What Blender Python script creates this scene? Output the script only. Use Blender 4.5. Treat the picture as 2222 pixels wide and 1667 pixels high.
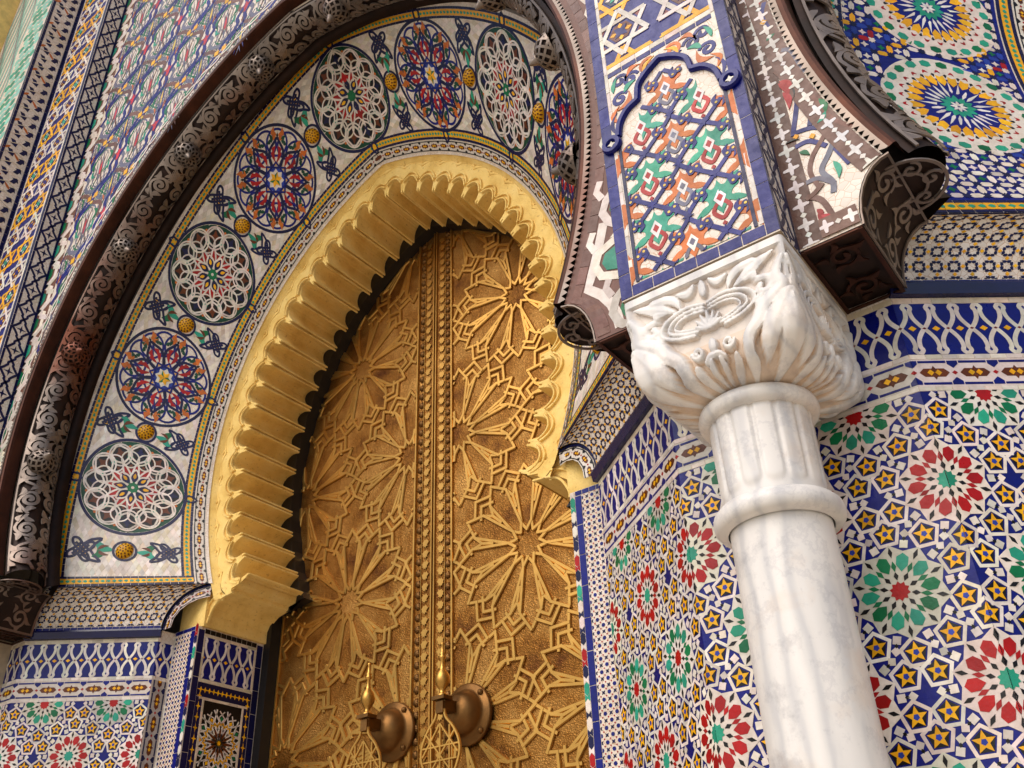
import bpy, math, random
import numpy as np
from mathutils import Matrix
random.seed(7); rng = np.random.default_rng(7)
PI = math.pi
scene = bpy.context.scene
for o in list(bpy.data.objects): bpy.data.objects.remove(o)
COL = scene.collection
# ------------------------------------------------------------------ camera
cam_d = bpy.data.cameras.new('camera'); cam = bpy.data.objects.new('camera', cam_d); COL.objects.link(cam)
yaw, pitch, roll = (math.radians(a) for a in (35.741, 32.690, -2.391))
fw = np.array([-math.sin(yaw)*math.cos(pitch), math.cos(yaw)*math.cos(pitch), math.sin(pitch)])
rt = np.array([math.cos(yaw), math.sin(yaw), 0.0]); upv = np.cross(rt, fw)
r2 = rt*math.cos(roll)+upv*math.sin(roll); u2 = -rt*math.sin(roll)+upv*math.cos(roll)
cam.matrix_world = Matrix(((r2[0],u2[0],-fw[0],2.5921),(r2[1],u2[1],-fw[1],-2.5250),(r2[2],u2[2],-fw[2],1.5),(0,0,0,1)))
cam_d.sensor_fit = 'HORIZONTAL'; cam_d.sensor_width = 36; cam_d.lens = 2078.5*36/2222
cam_d.clip_start = .05; cam_d.clip_end = 2000
scene.camera = cam
# ------------------------------------------------------------------ light
w = bpy.data.worlds.new('World'); scene.world = w; w.use_nodes = True
nt = w.node_tree; bg = nt.nodes['Background']
sky = nt.nodes.new('ShaderNodeTexSky'); sky.sky_type = 'NISHITA'; sky.sun_disc = False
SUN_EL, SUN_AZ = 46, 186          # azimuth measured clockwise from +Y: the sun stands in front of the facade
sky.sun_elevation = math.radians(SUN_EL); sky.sun_rotation = math.radians(SUN_AZ)
sky.dust_density = 3.0; sky.air_density = 1.2; sky.ozone_density = 1.0
nt.links.new(sky.outputs[0], bg.inputs[0]); bg.inputs[1].default_value = 0.125
sl = bpy.data.lights.new('sun', 'SUN'); sl.energy = 1.15; sl.angle = math.radians(50); sl.color = (1.0, .97, .93)
so = bpy.data.objects.new('sun', sl); COL.objects.link(so)
so.rotation_euler = (math.radians(90-SUN_EL), 0, math.radians(180-SUN_AZ)); so.location = (2, -8, 12)
scene.view_settings.view_transform = 'Standard'; scene.view_settings.look = 'None'
scene.view_settings.gamma = 1.0; scene.view_settings.exposure = 0.40; scene.view_settings.use_curve_mapping = False
# ------------------------------------------------------------------ colours
def lin(*c): return tuple((x/255/12.92 if x/255 <= .04045 else ((x/255+.055)/1.055)**2.4) for x in c)
C = dict(white=lin(222,212,204), cream=lin(214,200,178), navy=lin(14,16,66), blue=lin(6,16,112), lblue=lin(34,60,160),
         teal=lin(38,150,124), green=lin(4,108,66), dgreen=lin(8,66,46), red=lin(166,14,16), crimson=lin(196,40,52), yellow=lin(240,176,16),
         orange=lin(196,104,34), brown=lin(98,46,12), black=lin(14,11,14), umber=lin(112,74,62), grey=lin(128,122,124),
         slate=lin(104,104,126), grout=lin(196,178,152), pale=lin(226,222,222), gold=lin(222,190,84), mint=lin(132,196,182), maroon=lin(112,26,26))
# ------------------------------------------------------------------ materials
M = {}
def newmat(name):
    m = bpy.data.materials.new(name); m.use_nodes = True; M[name] = m
    n = m.node_tree.nodes; return m, n, m.node_tree.links, n['Principled BSDF']
def noise(n, l, scale, detail=4, coord='Object', rough=.6):
    tc = n.new('ShaderNodeTexCoord'); t = n.new('ShaderNodeTexNoise'); t.inputs['Scale'].default_value = scale
    t.inputs['Detail'].default_value = detail; t.inputs['Roughness'].default_value = rough
    l.new(tc.outputs[coord], t.inputs['Vector']); return t
def ramp(n, l, src, stops):
    r = n.new('ShaderNodeValToRGB'); e = r.color_ramp.elements
    while len(e) < len(stops): e.new(.5)
    for el, (p, c) in zip(e, stops): el.position = p; el.color = (*c, 1)
    l.new(src, r.inputs[0]); return r
def bump(n, l, src, bs, strength, dist, prev=None):
    b = n.new('ShaderNodeBump'); b.inputs['Strength'].default_value = strength; b.inputs['Distance'].default_value = dist
    l.new(src, b.inputs['Height'])
    if prev: l.new(prev.outputs[0], b.inputs['Normal'])
    l.new(b.outputs[0], bs.inputs['Normal']); return b
def mixc(n, l, a, b, fac, mode='MIX'):
    m = n.new('ShaderNodeMix'); m.data_type = 'RGBA'; m.blend_type = mode
    for s, v in ((m.inputs[0], fac), (m.inputs[6], a), (m.inputs[7], b)):
        if hasattr(v, 'is_output') or hasattr(v, 'links'): l.new(v, s)
        elif isinstance(v, tuple): s.default_value = (*v[:3], 1)
        else: s.default_value = v
    return m.outputs[2]
# glazed zellige tile: its own colour per piece
m, n, l, b = newmat('zellige')
at = n.new('ShaderNodeAttribute'); at.attribute_name = 'Col'
t = noise(n, l, 38, 5); r = ramp(n, l, t.outputs[0], [(.3,(.78,.76,.73)),(.62,(1,1,1))])
col = mixc(n, l, at.outputs[0], r.outputs[0], 1.0, 'MULTIPLY')
t2 = noise(n, l, 5, 4); rr = ramp(n, l, t2.outputs[0], [(.3,(.94,.90,.84)),(.66,(1,1,1))])
col = mixc(n, l, col, rr.outputs[0], .8, 'MULTIPLY'); l.new(col, b.inputs['Base Color'])
rg = ramp(n, l, t.outputs[0], [(.3,(.46,)*3),(.7,(.24,)*3)]); l.new(rg.outputs[0], b.inputs['Roughness'])
t3 = noise(n, l, 60, 3); bump(n, l, t3.outputs[0], b, .25, .004); b.inputs['Specular IOR Level'].default_value = .26
def joints(name, c, jc, scale, wid):
    m, n, l, b = newmat(name); tc = n.new('ShaderNodeTexCoord'); v = n.new('ShaderNodeTexVoronoi'); v.feature = 'DISTANCE_TO_EDGE'; v.inputs['Scale'].default_value = scale; l.new(tc.outputs['Object'], v.inputs['Vector'])
    v2 = n.new('ShaderNodeTexVoronoi'); v2.inputs['Scale'].default_value = scale; l.new(tc.outputs['Object'], v2.inputs['Vector'])
    r0 = ramp(n, l, v2.outputs['Color'], [(.1, tuple(x*.86 for x in c)), (.9, tuple(min(1, x*1.06) for x in c))])
    t = noise(n, l, 4, 5); rd = ramp(n, l, t.outputs[0], [(.32, (.86,.80,.70)), (.62, (1,1,1))]); c0 = mixc(n, l, r0.outputs[0], rd.outputs[0], .8, 'MULTIPLY')
    r = ramp(n, l, v.outputs['Distance'], [(wid*.5, (1,1,1)), (wid, (0,0,0))]); col = mixc(n, l, c0, jc, r.outputs[0]); l.new(col, b.inputs['Base Color'])
    b.inputs['Roughness'].default_value = .36; bump(n, l, v.outputs['Distance'], b, .3, .003)
def plain(name, c, rough=.6, metal=0, nscale=20, var=.25, bumpd=.002, bstr=.4, bscale=None):
    m, n, l, b = newmat(name); t = noise(n, l, nscale, 6)
    r = ramp(n, l, t.outputs[0], [(.28, tuple(x*(1-var) for x in c)), (.7, tuple(min(1, x*(1+var*.5)) for x in c))])
    l.new(r.outputs[0], b.inputs['Base Color']); b.inputs['Roughness'].default_value = rough; b.inputs['Metallic'].default_value = metal
    t2 = noise(n, l, bscale or nscale*3, 5); bump(n, l, t2.outputs[0], b, bstr, bumpd); return m
plain('grout', lin(176,156,130), .8); joints('tile_bed', lin(224,212,200), lin(186,152,122), 52, .034); plain('plaster', lin(228,204,142), .75)
plain('black_wood', lin(20,16,16), .5); plain('paving', lin(200,188,168), .8, nscale=3)
plain('navy_glaze', C['navy'], .25); plain('ochre', lin(226,190,110), .8)
# painted stucco
m, n, l, b = newmat('stucco')
t = noise(n, l, 9, 7); r = ramp(n, l, t.outputs[0], [(.25, lin(212,170,84)), (.5, lin(236,200,116)), (.75, lin(242,212,138))])
t2 = noise(n, l, 70, 4); r2_ = ramp(n, l, t2.outputs[0], [(.60,(0,0,0)),(.78,(1,1,1))])
c2 = mixc(n, l, r.outputs[0], lin(166,118,50), r2_.outputs[0]); l.new(c2, b.inputs['Base Color'])
b.inputs['Roughness'].default_value = .85; t3 = noise(n, l, 120, 6)
bb = bump(n, l, t3.outputs[0], b, .6, .004); bump(n, l, t.outputs[0], b, .5, .012, bb)
# engraved door brass
m, n, l, b = newmat('door_brass')
tc = n.new('ShaderNodeTexCoord'); vo = n.new('ShaderNodeTexVoronoi'); vo.feature = 'DISTANCE_TO_EDGE'; vo.inputs['Scale'].default_value = 70
nz = noise(n, l, 16, 3); mx = n.new('ShaderNodeMix'); mx.data_type = 'VECTOR'; mx.inputs[0].default_value = .10
l.new(tc.outputs['Object'], mx.inputs[4]); l.new(nz.outputs['Color'], mx.inputs[5]); l.new(mx.outputs[1], vo.inputs['Vector'])
wv = n.new('ShaderNodeTexWave'); wv.wave_type = 'RINGS'; wv.inputs['Scale'].default_value = 22; wv.inputs['Distortion'].default_value = 14; wv.inputs['Detail'].default_value = 3; wv.inputs['Detail Scale'].default_value = 2.5
l.new(tc.outputs['Object'], wv.inputs['Vector'])
t = noise(n, l, 4.5, 7); r = ramp(n, l, t.outputs[0], [(.30, lin(84,42,14)), (.46, lin(148,100,40)), (.72, lin(194,148,82))])
rv = ramp(n, l, vo.outputs['Distance'], [(.0,(1.0,1.0,.95)),(.10,(.52,.44,.34)),(.30,(.86,.84,.8))])
c1 = mixc(n, l, r.outputs[0], rv.outputs[0], .9, 'MULTIPLY'); l.new(c1, b.inputs['Base Color'])
b.inputs['Metallic'].default_value = .85; b.inputs['Roughness'].default_value = .40
b1 = bump(n, l, vo.outputs['Distance'], b, .30, .005); bump(n, l, wv.outputs[0], b, .25, .004, b1)
plain('strap_brass', lin(196,148,74), .34, .88, 6, .3, .002, .3)
plain('dark_brass', lin(120,84,44), .42, .85, 10, .5, .003, .4)
plain('bronze', lin(134,120,110), .45, .68, 5, .5, .003, .5)
n, l = M['bronze'].node_tree.nodes, M['bronze'].node_tree.links; b = n['Principled BSDF']; src = b.inputs['Base Color'].links[0].from_socket
t = noise(n, l, 1.3, 5); r = ramp(n, l, t.outputs[0], [(.52,(0,0,0)),(.68,(1,1,1))]); l.new(mixc(n, l, src, lin(104,58,40), r.outputs[0]), b.inputs['Base Color'])
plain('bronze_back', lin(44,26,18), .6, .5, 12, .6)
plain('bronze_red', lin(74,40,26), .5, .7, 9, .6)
# marble
m, n, l, b = newmat('marble')
t = noise(n, l, 3.2, 8, rough=.7); tcx = n.new('ShaderNodeTexCoord'); mp = n.new('ShaderNodeMapping'); mp.inputs['Scale'].default_value = (4, 4, 1.0)
l.new(tcx.outputs['Object'], mp.inputs[0]); wv = n.new('ShaderNodeTexWave'); wv.inputs['Scale'].default_value = 1.1; wv.inputs['Distortion'].default_value = 14; wv.inputs['Detail'].default_value = 5
l.new(mp.outputs[0], wv.inputs['Vector'])
r = ramp(n, l, wv.outputs[0], [(.0, lin(200,196,194)), (.25, lin(214,209,204)), (.6, lin(222,216,210)), (1, lin(226,220,214))])
r2_ = ramp(n, l, t.outputs[0], [(.40,(.70,.70,.72)),(.465,(1,1,1)),(.53,(1,1,1)),(.555,(.84,.84,.86)),(.58,(1,1,1))])
c1 = mixc(n, l, r.outputs[0], r2_.outputs[0], .8, 'MULTIPLY')
t4 = noise(n, l, 5.0, 5); r4 = ramp(n, l, t4.outputs[0], [(.52,(0,0,0)),(.74,(1,1,1))])
at = n.new('ShaderNodeAttribute'); at.attribute_name = 'Stain'
ml = n.new('ShaderNodeMath'); ml.operation = 'MULTIPLY'; l.new(r4.outputs[0], ml.inputs[0]); ml.inputs[1].default_value = .35
ad = n.new('ShaderNodeMath'); ad.operation = 'ADD'; ad.use_clamp = True; l.new(ml.outputs[0], ad.inputs[0]); l.new(at.outputs['Fac'], ad.inputs[1])
c2 = mixc(n, l, c1, lin(206,158,96), ad.outputs[0]); l.new(c2, b.inputs['Base Color'])
b.inputs['Roughness'].default_value = .38; t5 = noise(n, l, 60, 4); bump(n, l, t5.outputs[0], b, .2, .002)
# ------------------------------------------------------------------ scene-graph helpers
def thing(name, label, cat, loc, group=None):
    o = bpy.data.objects.new(name, None); COL.objects.link(o); o.location = loc; o.empty_display_size = .2
    o['label'] = label; o['category'] = cat
    if group: o['group'] = group
    return o
def adopt(o, parent):
    if parent is None: return o
    o.parent = parent
    q = parent; loc = Matrix.Identity(4)
    if parent.type == 'EMPTY': o.matrix_parent_inverse = Matrix.Translation([-x for x in parent.location])
    return o
def mesh_obj(name, V, F, mat, parent=None, smooth=False, kind=None, label=None, cols=None, stain=None):
    me = bpy.data.meshes.new(name); me.from_pydata([tuple(v) for v in V], [], F)
    me.materials.append(M[mat])
    if cols is not None:
        a = me.attributes.new('Col', 'FLOAT_COLOR', 'FACE'); arr = np.ones((len(F), 4), np.float32); arr[:, :3] = cols
        a.data.foreach_set('color', arr.ravel())
    if stain is not None:
        a = me.attributes.new('Stain', 'FLOAT', 'POINT'); a.data.foreach_set('value', np.asarray(stain, np.float32))
    if smooth: me.polygons.foreach_set('use_smooth', [True]*len(me.polygons))
    me.update()
    o = bpy.data.objects.new(name, me); COL.objects.link(o); adopt(o, parent)
    if kind: o['kind'] = kind
    if label: o['label'] = label
    return o
def box(name, x0, x1, y0, y1, z0, z1, mat, parent=None, **k):
    V = [(x,y,z) for z in (z0,z1) for y in (y0,y1) for x in (x0,x1)]
    F = [(0,2,3,1),(4,5,7,6),(0,1,5,4),(2,6,7,3),(0,4,6,2),(1,3,7,5)]
    return mesh_obj(name, V, F, mat, parent, **k)
def grid_mesh(name, P, mat, parent=None, smooth=True, closed_u=False, closed_v=False, **k):
    P = np.asarray(P, float); nu, nv = P.shape[:2]; F = []
    for i in range(nu if closed_u else nu-1):
        for j in range(nv if closed_v else nv-1):
            a = i*nv+j; b_ = ((i+1) % nu)*nv+j; c_ = ((i+1) % nu)*nv+(j+1) % nv; d_ = i*nv+(j+1) % nv
            F.append((a, b_, c_, d_))
    return mesh_obj(name, P.reshape(-1, 3), F, mat, parent, smooth=smooth, **k)
def lathe(name, prof, cx, cy, mat, parent=None, n=48, flute=None, **k):
    P = []
    for (r_, z) in prof:
        row = []
        for i in range(n):
            a = 2*PI*i/n; rr_ = r_*(flute(a, z) if flute else 1)
            row.append((cx+rr_*math.cos(a), cy+rr_*math.sin(a), z))
        P.append(row)
    return grid_mesh(name, P, mat, parent, closed_v=True, **k)
# ------------------------------------------------------------------ 2-D pieces
# a piece is (V (n,2), F list, colour, height); pieces are laid on a surface by a map f(u, v, h) -> xyz
def poly(pts, c, h=.0016): return (np.asarray(pts, float), [tuple(range(len(pts)))], c, h)
def circ(x, y, r_, n=12, a0=0): return [(x+r_*math.cos(a0+2*PI*i/n), y+r_*math.sin(a0+2*PI*i/n)) for i in range(n)]
def starp(x, y, ro, ri, n, a0=PI/2):
    return [(x+(ro if i % 2 == 0 else ri)*math.cos(a0+PI*i/n), y+(ro if i % 2 == 0 else ri)*math.sin(a0+PI*i/n)) for i in range(2*n)]
def slab(u0, u1, v0, v1, c, h=.0006, du=.05):
    nu, nv = max(1, int((u1-u0)/du)), max(1, int((v1-v0)/du)); V = np.array([(u0+(u1-u0)*i/nu, v0+(v1-v0)*j/nv) for i in range(nu+1) for j in range(nv+1)])
    return (V, [(i*(nv+1)+j, (i+1)*(nv+1)+j, (i+1)*(nv+1)+j+1, i*(nv+1)+j+1) for i in range(nu) for j in range(nv)], c, h)
def disc(x, y, r_, c, h, n=44, k=7):
    V = [(x, y)]+[p for j in range(1, k+1) for p in circ(x, y, r_*j/k, n)]
    F = [(0, 1+i, 1+(i+1) % n) for i in range(n)]+[(1+j*n+i, 1+(j+1)*n+i, 1+(j+1)*n+(i+1) % n, 1+j*n+(i+1) % n) for j in range(k-1) for i in range(n)]
    return (np.array(V), F, c, h)
def dia(x, y, a, b_, rot=0): return rotp([(a,0),(0,b_),(-a,0),(0,-b_)], rot, x, y)
def rect(x0, x1, y0, y1): return [(x0,y0),(x1,y0),(x1,y1),(x0,y1)]
def rotp(P, a=0, x=0, y=0, s=1, mx_=False):
    P = np.asarray(P, float)*s
    if mx_: P = P*[-1, 1]
    c_, s_ = math.cos(a), math.sin(a); return P@np.array([[c_, s_], [-s_, c_]])+[x, y]
def xf(pieces, a=0, x=0, y=0, s=1, mx_=False): return [(rotp(V, a, x, y, s, mx_), F, c, h) for V, F, c, h in pieces]
def ribbon(P, w_, c, h=.0016, closed=False):
    P = np.asarray(P, float); n_ = len(P)
    if closed: T = np.roll(P, -1, 0)-np.roll(P, 1, 0)
    else:
        T = np.empty_like(P); T[1:-1] = P[2:]-P[:-2]; T[0] = P[1]-P[0]; T[-1] = P[-1]-P[-2]
    T /= np.linalg.norm(T, axis=1, keepdims=True)+1e-12; N = np.stack([-T[:,1], T[:,0]], -1)
    w2 = (np.asarray(w_)/2); w2 = w2[:, None] if w2.ndim else w2
    V = np.concatenate([P+N*w2, P-N*w2]); m_ = n_ if closed else n_-1
    F = [(i, n_+i, n_+(i+1) % n_, (i+1) % n_) for i in range(m_)]
    return (V, F, c, h)
def smooth(P, k=6, closed=False):
    P = np.asarray(P, float); n_ = len(P); out = []
    for i in range(n_ if closed else n_-1):
        if closed: p0, p1, p2, p3 = P[i-1], P[i], P[(i+1) % n_], P[(i+2) % n_]
        else: p0, p1, p2, p3 = P[max(i-1, 0)], P[i], P[i+1], P[min(i+2, n_-1)]
        for j in range(k):
            t_ = j/k; out.append(.5*((2*p1)+(-p0+p2)*t_+(2*p0-5*p1+4*p2-p3)*t_**2+(-p0+3*p1-3*p2+p3)*t_**3))
    if not closed: out.append(P[-1])
    return np.array(out)
def ring_pts(x, y, r_, n=32): return np.array(circ(x, y, r_, n))
def leaf(x0, y0, x1, y1, w_, bend=0., n=7):
    a = np.array([x0, y0]); b_ = np.array([x1, y1]); d = b_-a; nn = np.array([-d[1], d[0]])
    L, R = [], []
    for i in range(n):
        t_ = i/(n-1); c_ = a+d*t_+nn*bend*math.sin(PI*t_); ww = w_*math.sin(PI*t_**.8); k_ = nn/np.linalg.norm(nn)
        L.append(c_+k_*ww/2); R.append(c_-k_*ww/2)
    return L+R[::-1][1:-1]
def clip(pieces, CP):
    CP = np.asarray(CP, float); out = []; n_ = len(CP); E_ = np.roll(CP, -1, 0)-CP
    for V, F, c, h in pieces:
        D = np.stack([E_[i][0]*(V[:,1]-CP[i][1])-E_[i][1]*(V[:,0]-CP[i][0]) for i in range(n_)])
        if (D >= -1e-9).all(): out.append((V, F, c, h)); continue
        if (D < 0).all(axis=1).any(): continue
        nv, nf = [], []
        for f in F:
            P = [V[i] for i in f]
            for i in range(n_):
                if not P: break
                Q = []
                for j in range(len(P)):
                    p_, q_ = P[j-1], P[j]
                    dp = E_[i][0]*(p_[1]-CP[i][1])-E_[i][1]*(p_[0]-CP[i][0]); dq = E_[i][0]*(q_[1]-CP[i][1])-E_[i][1]*(q_[0]-CP[i][0])
                    if dp*dq < 0: Q.append(p_+(q_-p_)*(dp/(dp-dq)))
                    if dq >= 0: Q.append(q_)
                P = Q
            if len(P) >= 3: nf.append(tuple(range(len(nv), len(nv)+len(P)))); nv += P
        if nf: out.append((np.array(nv), nf, c, h))
    return out
def crect(pieces, x0, x1, y0, y1): return clip(pieces, rect(x0, x1, y0, y1))
def area(p):
    V, F = p[0], p[1]; s_ = 0
    for f in F:
        Q = V[list(f)]; s_ += abs(np.dot(Q[:,0], np.roll(Q[:,1], -1))-np.dot(Q[:,1], np.roll(Q[:,0], -1)))/2
    return s_
def piece_geo(p, depth):
    V, F, c, h = p; n_ = len(V)
    cnt = {}
    for f in F:
        for i in range(len(f)):
            a, b_ = f[i], f[(i+1) % len(f)]
            k_ = (min(a, b_), max(a, b_)); cnt[k_] = None if k_ in cnt else (a, b_)
    # orient faces counter-clockwise in u,v
    G = []
    for f in F:
        Q = V[list(f)]; ar = np.dot(Q[:,0], np.roll(Q[:,1], -1))-np.dot(Q[:,1], np.roll(Q[:,0], -1))
        G.append(tuple(f) if ar > 0 else tuple(f[::-1]))
    S = [(a, b_, b_+n_, a+n_) for v in cnt.values() if v for a, b_ in [v]]
    ct = V.mean(0); tl = rng.normal(0, .016, 2); hh = h+(V-ct)@tl
    lim = .0005 if len(F) == 1 else 0.; hh = np.clip(hh, h-lim, h+lim)
    VV = np.concatenate([np.c_[V, hh], np.c_[V, np.full(n_, h-depth)]])
    return VV, G+S
def jit(c):
    c = np.array(C[c] if isinstance(c, str) else c); return np.clip(c*(1+rng.normal(0, .11))*(1+rng.normal(0, .03, 3)), 0, 1)
def one_island(p):
    F = p[1]
    if len(F) < 2: return True
    seen = set(F[0]); rest_ = list(F[1:]); go = True
    while go and rest_:
        go = False
        for f in list(rest_):
            if seen & set(f): seen |= set(f); rest_.remove(f); go = True
    return not rest_
def lay(parent, name, pieces, fmap, nobj=0, rest='small_tiles', depth=.0022, mat='zellige', flip=False, minarea=0., stuff=True):
    pieces = [p for p in pieces if len(p[0]) > 2]
    if nobj:
        A = np.array([area(p) for p in pieces]); order = np.argsort(-A)
        idx = [i for i in order[:nobj] if A[i] > minarea and one_island(pieces[i])]; iset = set(idx)
        for i in idx:
            V, F = piece_geo(pieces[i], depth); W = fmap(V[:,0], V[:,1], V[:,2])
            if flip: F = [f[::-1] for f in F]
            mesh_obj(name, W, F, mat, parent, cols=np.tile(jit(pieces[i][2]), (len(F), 1)))
        pieces = [p for i, p in enumerate(pieces) if i not in iset]
    if not pieces: return None
    VV, FF, CC, o_ = [], [], [], 0
    for p in pieces:
        V, F = piece_geo(p, depth); VV.append(V); FF += [tuple(i+o_ for i in f) for f in F]; CC.append(np.tile(jit(p[2]), (len(F), 1))); o_ += len(V)
    V = np.concatenate(VV); W = fmap(V[:,0], V[:,1], V[:,2])
    if flip: FF = [f[::-1] for f in FF]
    return mesh_obj(rest, W, FF, mat, parent, cols=np.concatenate(CC), kind='stuff' if stuff and len(pieces) > 1 else None)
# ------------------------------------------------------------------ tile patterns
def pol(r_, a): return (r_*math.cos(a), r_*math.sin(a))
def dedupe(pieces, d):
    out, pts = [], []
    for p in pieces:
        c = p[0].mean(0)
        if all((c[0]-q[0])**2+(c[1]-q[1])**2 > d*d for q in pts): out.append(p); pts.append(c)
    return out
def dado(u0, u1, v0, v1, ztop, per, phase=0.):
    """ten-fold rosettes in alternating green and red rows, five-pointed stars between"""
    sx = per/.313; stars, whites, blacks, out = [], [], [], []; D = PI/180
    row = 0; z = ztop
    while z > v0-.2:
        colr, mid = (('teal','red') if row % 2 == 0 else ('red','teal')); off = (.5 if row % 2 == 0 else 0)+phase
        k0 = int((u0/per)-off)-2
        for k in range(k0, k0+int((u1-u0)/per)+6):
            cx = (k+off)*.313; q = []
            if not (u0-.2 < cx*sx < u1+.2): continue
            o_ = np.array([cx, z-ztop])
            q.append(poly(starp(0, 0, .1040, .0885, 10, 18*D), 'white', .0020)); q.append(poly(starp(0, 0, .022, .0165, 10), mid, .0030))
            for i in range(10):
                a = 36*D*i; b_ = a+18*D
                q.append(poly(rotp([(.043,0),(.057,-.0125),(.075,-.0130),(.0845,0),(.075,.0130),(.057,.0125)], a), colr if colr != 'teal' or i % 3 else 'green', .0030))
                q.append(poly(dia(*pol(.0550, b_), .0125, .0055, b_), colr if colr != 'teal' else 'green', .0030))
                q.append(poly(dia(*pol(.0335, b_), .0095, .0052, b_), 'black', .0030))
                blacks.append(poly(rotp(dia(0, 0, .0125, .0048), b_, *pol(.0865, b_))+o_, 'black', .0032))
                whites.append(poly(np.array(rect(-.0085,.0085,-.0085,.0085))@np.array([[math.cos(a), math.sin(a)],[-math.sin(a), math.cos(a)]])+pol(.1045, a)+o_, 'white', .0018+.0002*rng.random())); blacks.append(poly(np.array(dia(*pol(.1165, a), .0052, .0042, a))+o_, 'black', .0022))
                whites.append(poly(np.array(rect(-.0075,.0075,-.0075,.0075))@np.array([[math.cos(a+.78), math.sin(a+.78)],[-math.sin(a+.78), math.cos(a+.78)]])+pol(.1280, a)+o_, 'white', .0018+.0002*rng.random()))
                st = pol(.131, b_); stars.append((cx+st[0], z-ztop+st[1]))
            out += [(V+o_, F, c, h) for V, F, c, h in q]
        z -= .2155; row += 1
    su = []
    for s_ in stars:
        if all((s_[0]-t_[0])**2+(s_[1]-t_[1])**2 > .03**2 for t_ in su): su.append(s_)
    for x, y in su:
        out.append(ribbon(np.array(circ(x, y, .0315, 5, PI/2)), .0092, 'white', .0012+.0005*rng.random(), True))
        for i in range(5):
            a = PI/2+PI/5+2*PI*i/5; out.append(poly([(x+.0098*math.cos(a), y+.0098*math.sin(a)), (x+.0225*math.cos(a-PI/5), y+.0225*math.sin(a-PI/5)), (x+.0225*math.cos(a+PI/5), y+.0225*math.sin(a+PI/5))], 'black', .0016))
        out.append(poly(starp(x, y, .0232, .0100, 5), 'yellow', .0022)); out.append(poly(circ(x, y, .0068, 5, -PI/2), 'lblue', .0028))
    far = lambda p, d: all((p[0].mean(0)[0]-x)**2+(p[0].mean(0)[1]-y)**2 > d*d for x, y in su)
    out += [p for p in dedupe(whites, .0135) if far(p, .0300)]; out += [p for p in dedupe(blacks, .010) if far(p, .0240)]
    out = [(V*[sx, 1]+[0, ztop], F, c, h) for V, F, c, h in out]
    return crect([slab(u0, u1, v0, v1, 'blue', .0007)]+out, u0, u1, v0, v1)
def interlace(u0, u1, v0, v1, per, ph=0.):
    out = [slab(u0, u1, v0, v1, 'blue', .0008)]; H = v1-v0; vm = (v0+v1)/2; k0 = int(u0/per)-2; rib = []
    nb = int((u1-u0)/(per*.5))
    shp = [(0,-.5),(.04,-.42),(.20,-.36),(.17,-.26),(.30,-.18),(.26,-.06),(0,.0)]
    half = np.array([(.5,-.5),(.33,-.42),(.40,-.35),(.36,-.22),(.20,-.10),(0,0),(-.20,.10),(-.36,.22),(-.40,.35),(-.33,.42),(-.5,.5)])
    for k in range(k0, k0+int((u1-u0)/per)+5):
        for s_ in (1, -1):
            c_ = half*[s_*per, H]+[(k+ph)*per, vm]; rib.append(ribbon(smooth(c_, 3), per*.19, 'white', .0018 if s_ > 0 else .0014))
        rib.append(poly(dia((k+ph+.5)*per, vm, per*.17, per*.13), 'yellow', .0020)); rib.append(poly(dia((k+ph)*per, vm, per*.085, per*.055), 'maroon', .0026))
    return crect(out+rib, u0, u1, v0, v1)
def chain(u0, u1, v0, v1, per, ph=0., ground='blue', link='brown'):
    H = v1-v0; vm = (v0+v1)/2; out = [slab(u0, u1, v0, v1, 'white', .0006)]; k0 = int(u0/per)-2
    for k in range(k0, k0+int((u1-u0)/per)+5):
        x = (k+ph)*per
        for s_ in (-1, 1):
            y1 = vm+s_*H*.44; y0 = vm+s_*H*.36
            out.append(poly(rect(x+per*.16, x+per*.84, min(y0, y1), max(y0, y1)), ground))
            out.append(poly([(x-per*.13, y1),(x+per*.13, y1),(x+per*.13, vm+s_*H*.32),(x, vm+s_*H*.17),(x-per*.13, vm+s_*H*.32)], ground))
        x2 = x+per/2
        out.append(poly([(x2-per*.37, vm),(x2-per*.25, vm+H*.15),(x2+per*.25, vm+H*.15),(x2+per*.37, vm),(x2+per*.25, vm-H*.15),(x2-per*.25, vm-H*.15)], link, .0014))
        for s_ in (-1, 1):
            out.append(poly(dia(x2+s_*per*.095, vm, per*.085, H*.11), 'yellow', .002)); out.append(poly(dia(x2, vm+s_*H*.13, per*.055, H*.12), link, .0018))
        out.append(poly(dia(x, vm, per*.07, H*.075), 'red'))
    return crect(out, u0, u1, v0, v1)
def bricks(u0, u1, v0, v1, step, c='navy', horizontal=True, h=.0018):
    out = []; n_ = max(1, round(((u1-u0) if horizontal else (v1-v0))/step)); g = .0012
    for i in range(n_):
        if horizontal:
            a = u0+(u1-u0)*i/n_; b_ = u0+(u1-u0)*(i+1)/n_; out.append(poly(rect(a+g, b_-g, v0, v1), c, h))
        else:
            a = v0+(v1-v0)*i/n_; b_ = v0+(v1-v0)*(i+1)/n_; out.append(poly(rect(u0, u1, a+g, b_-g), c, h))
    return out
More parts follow.
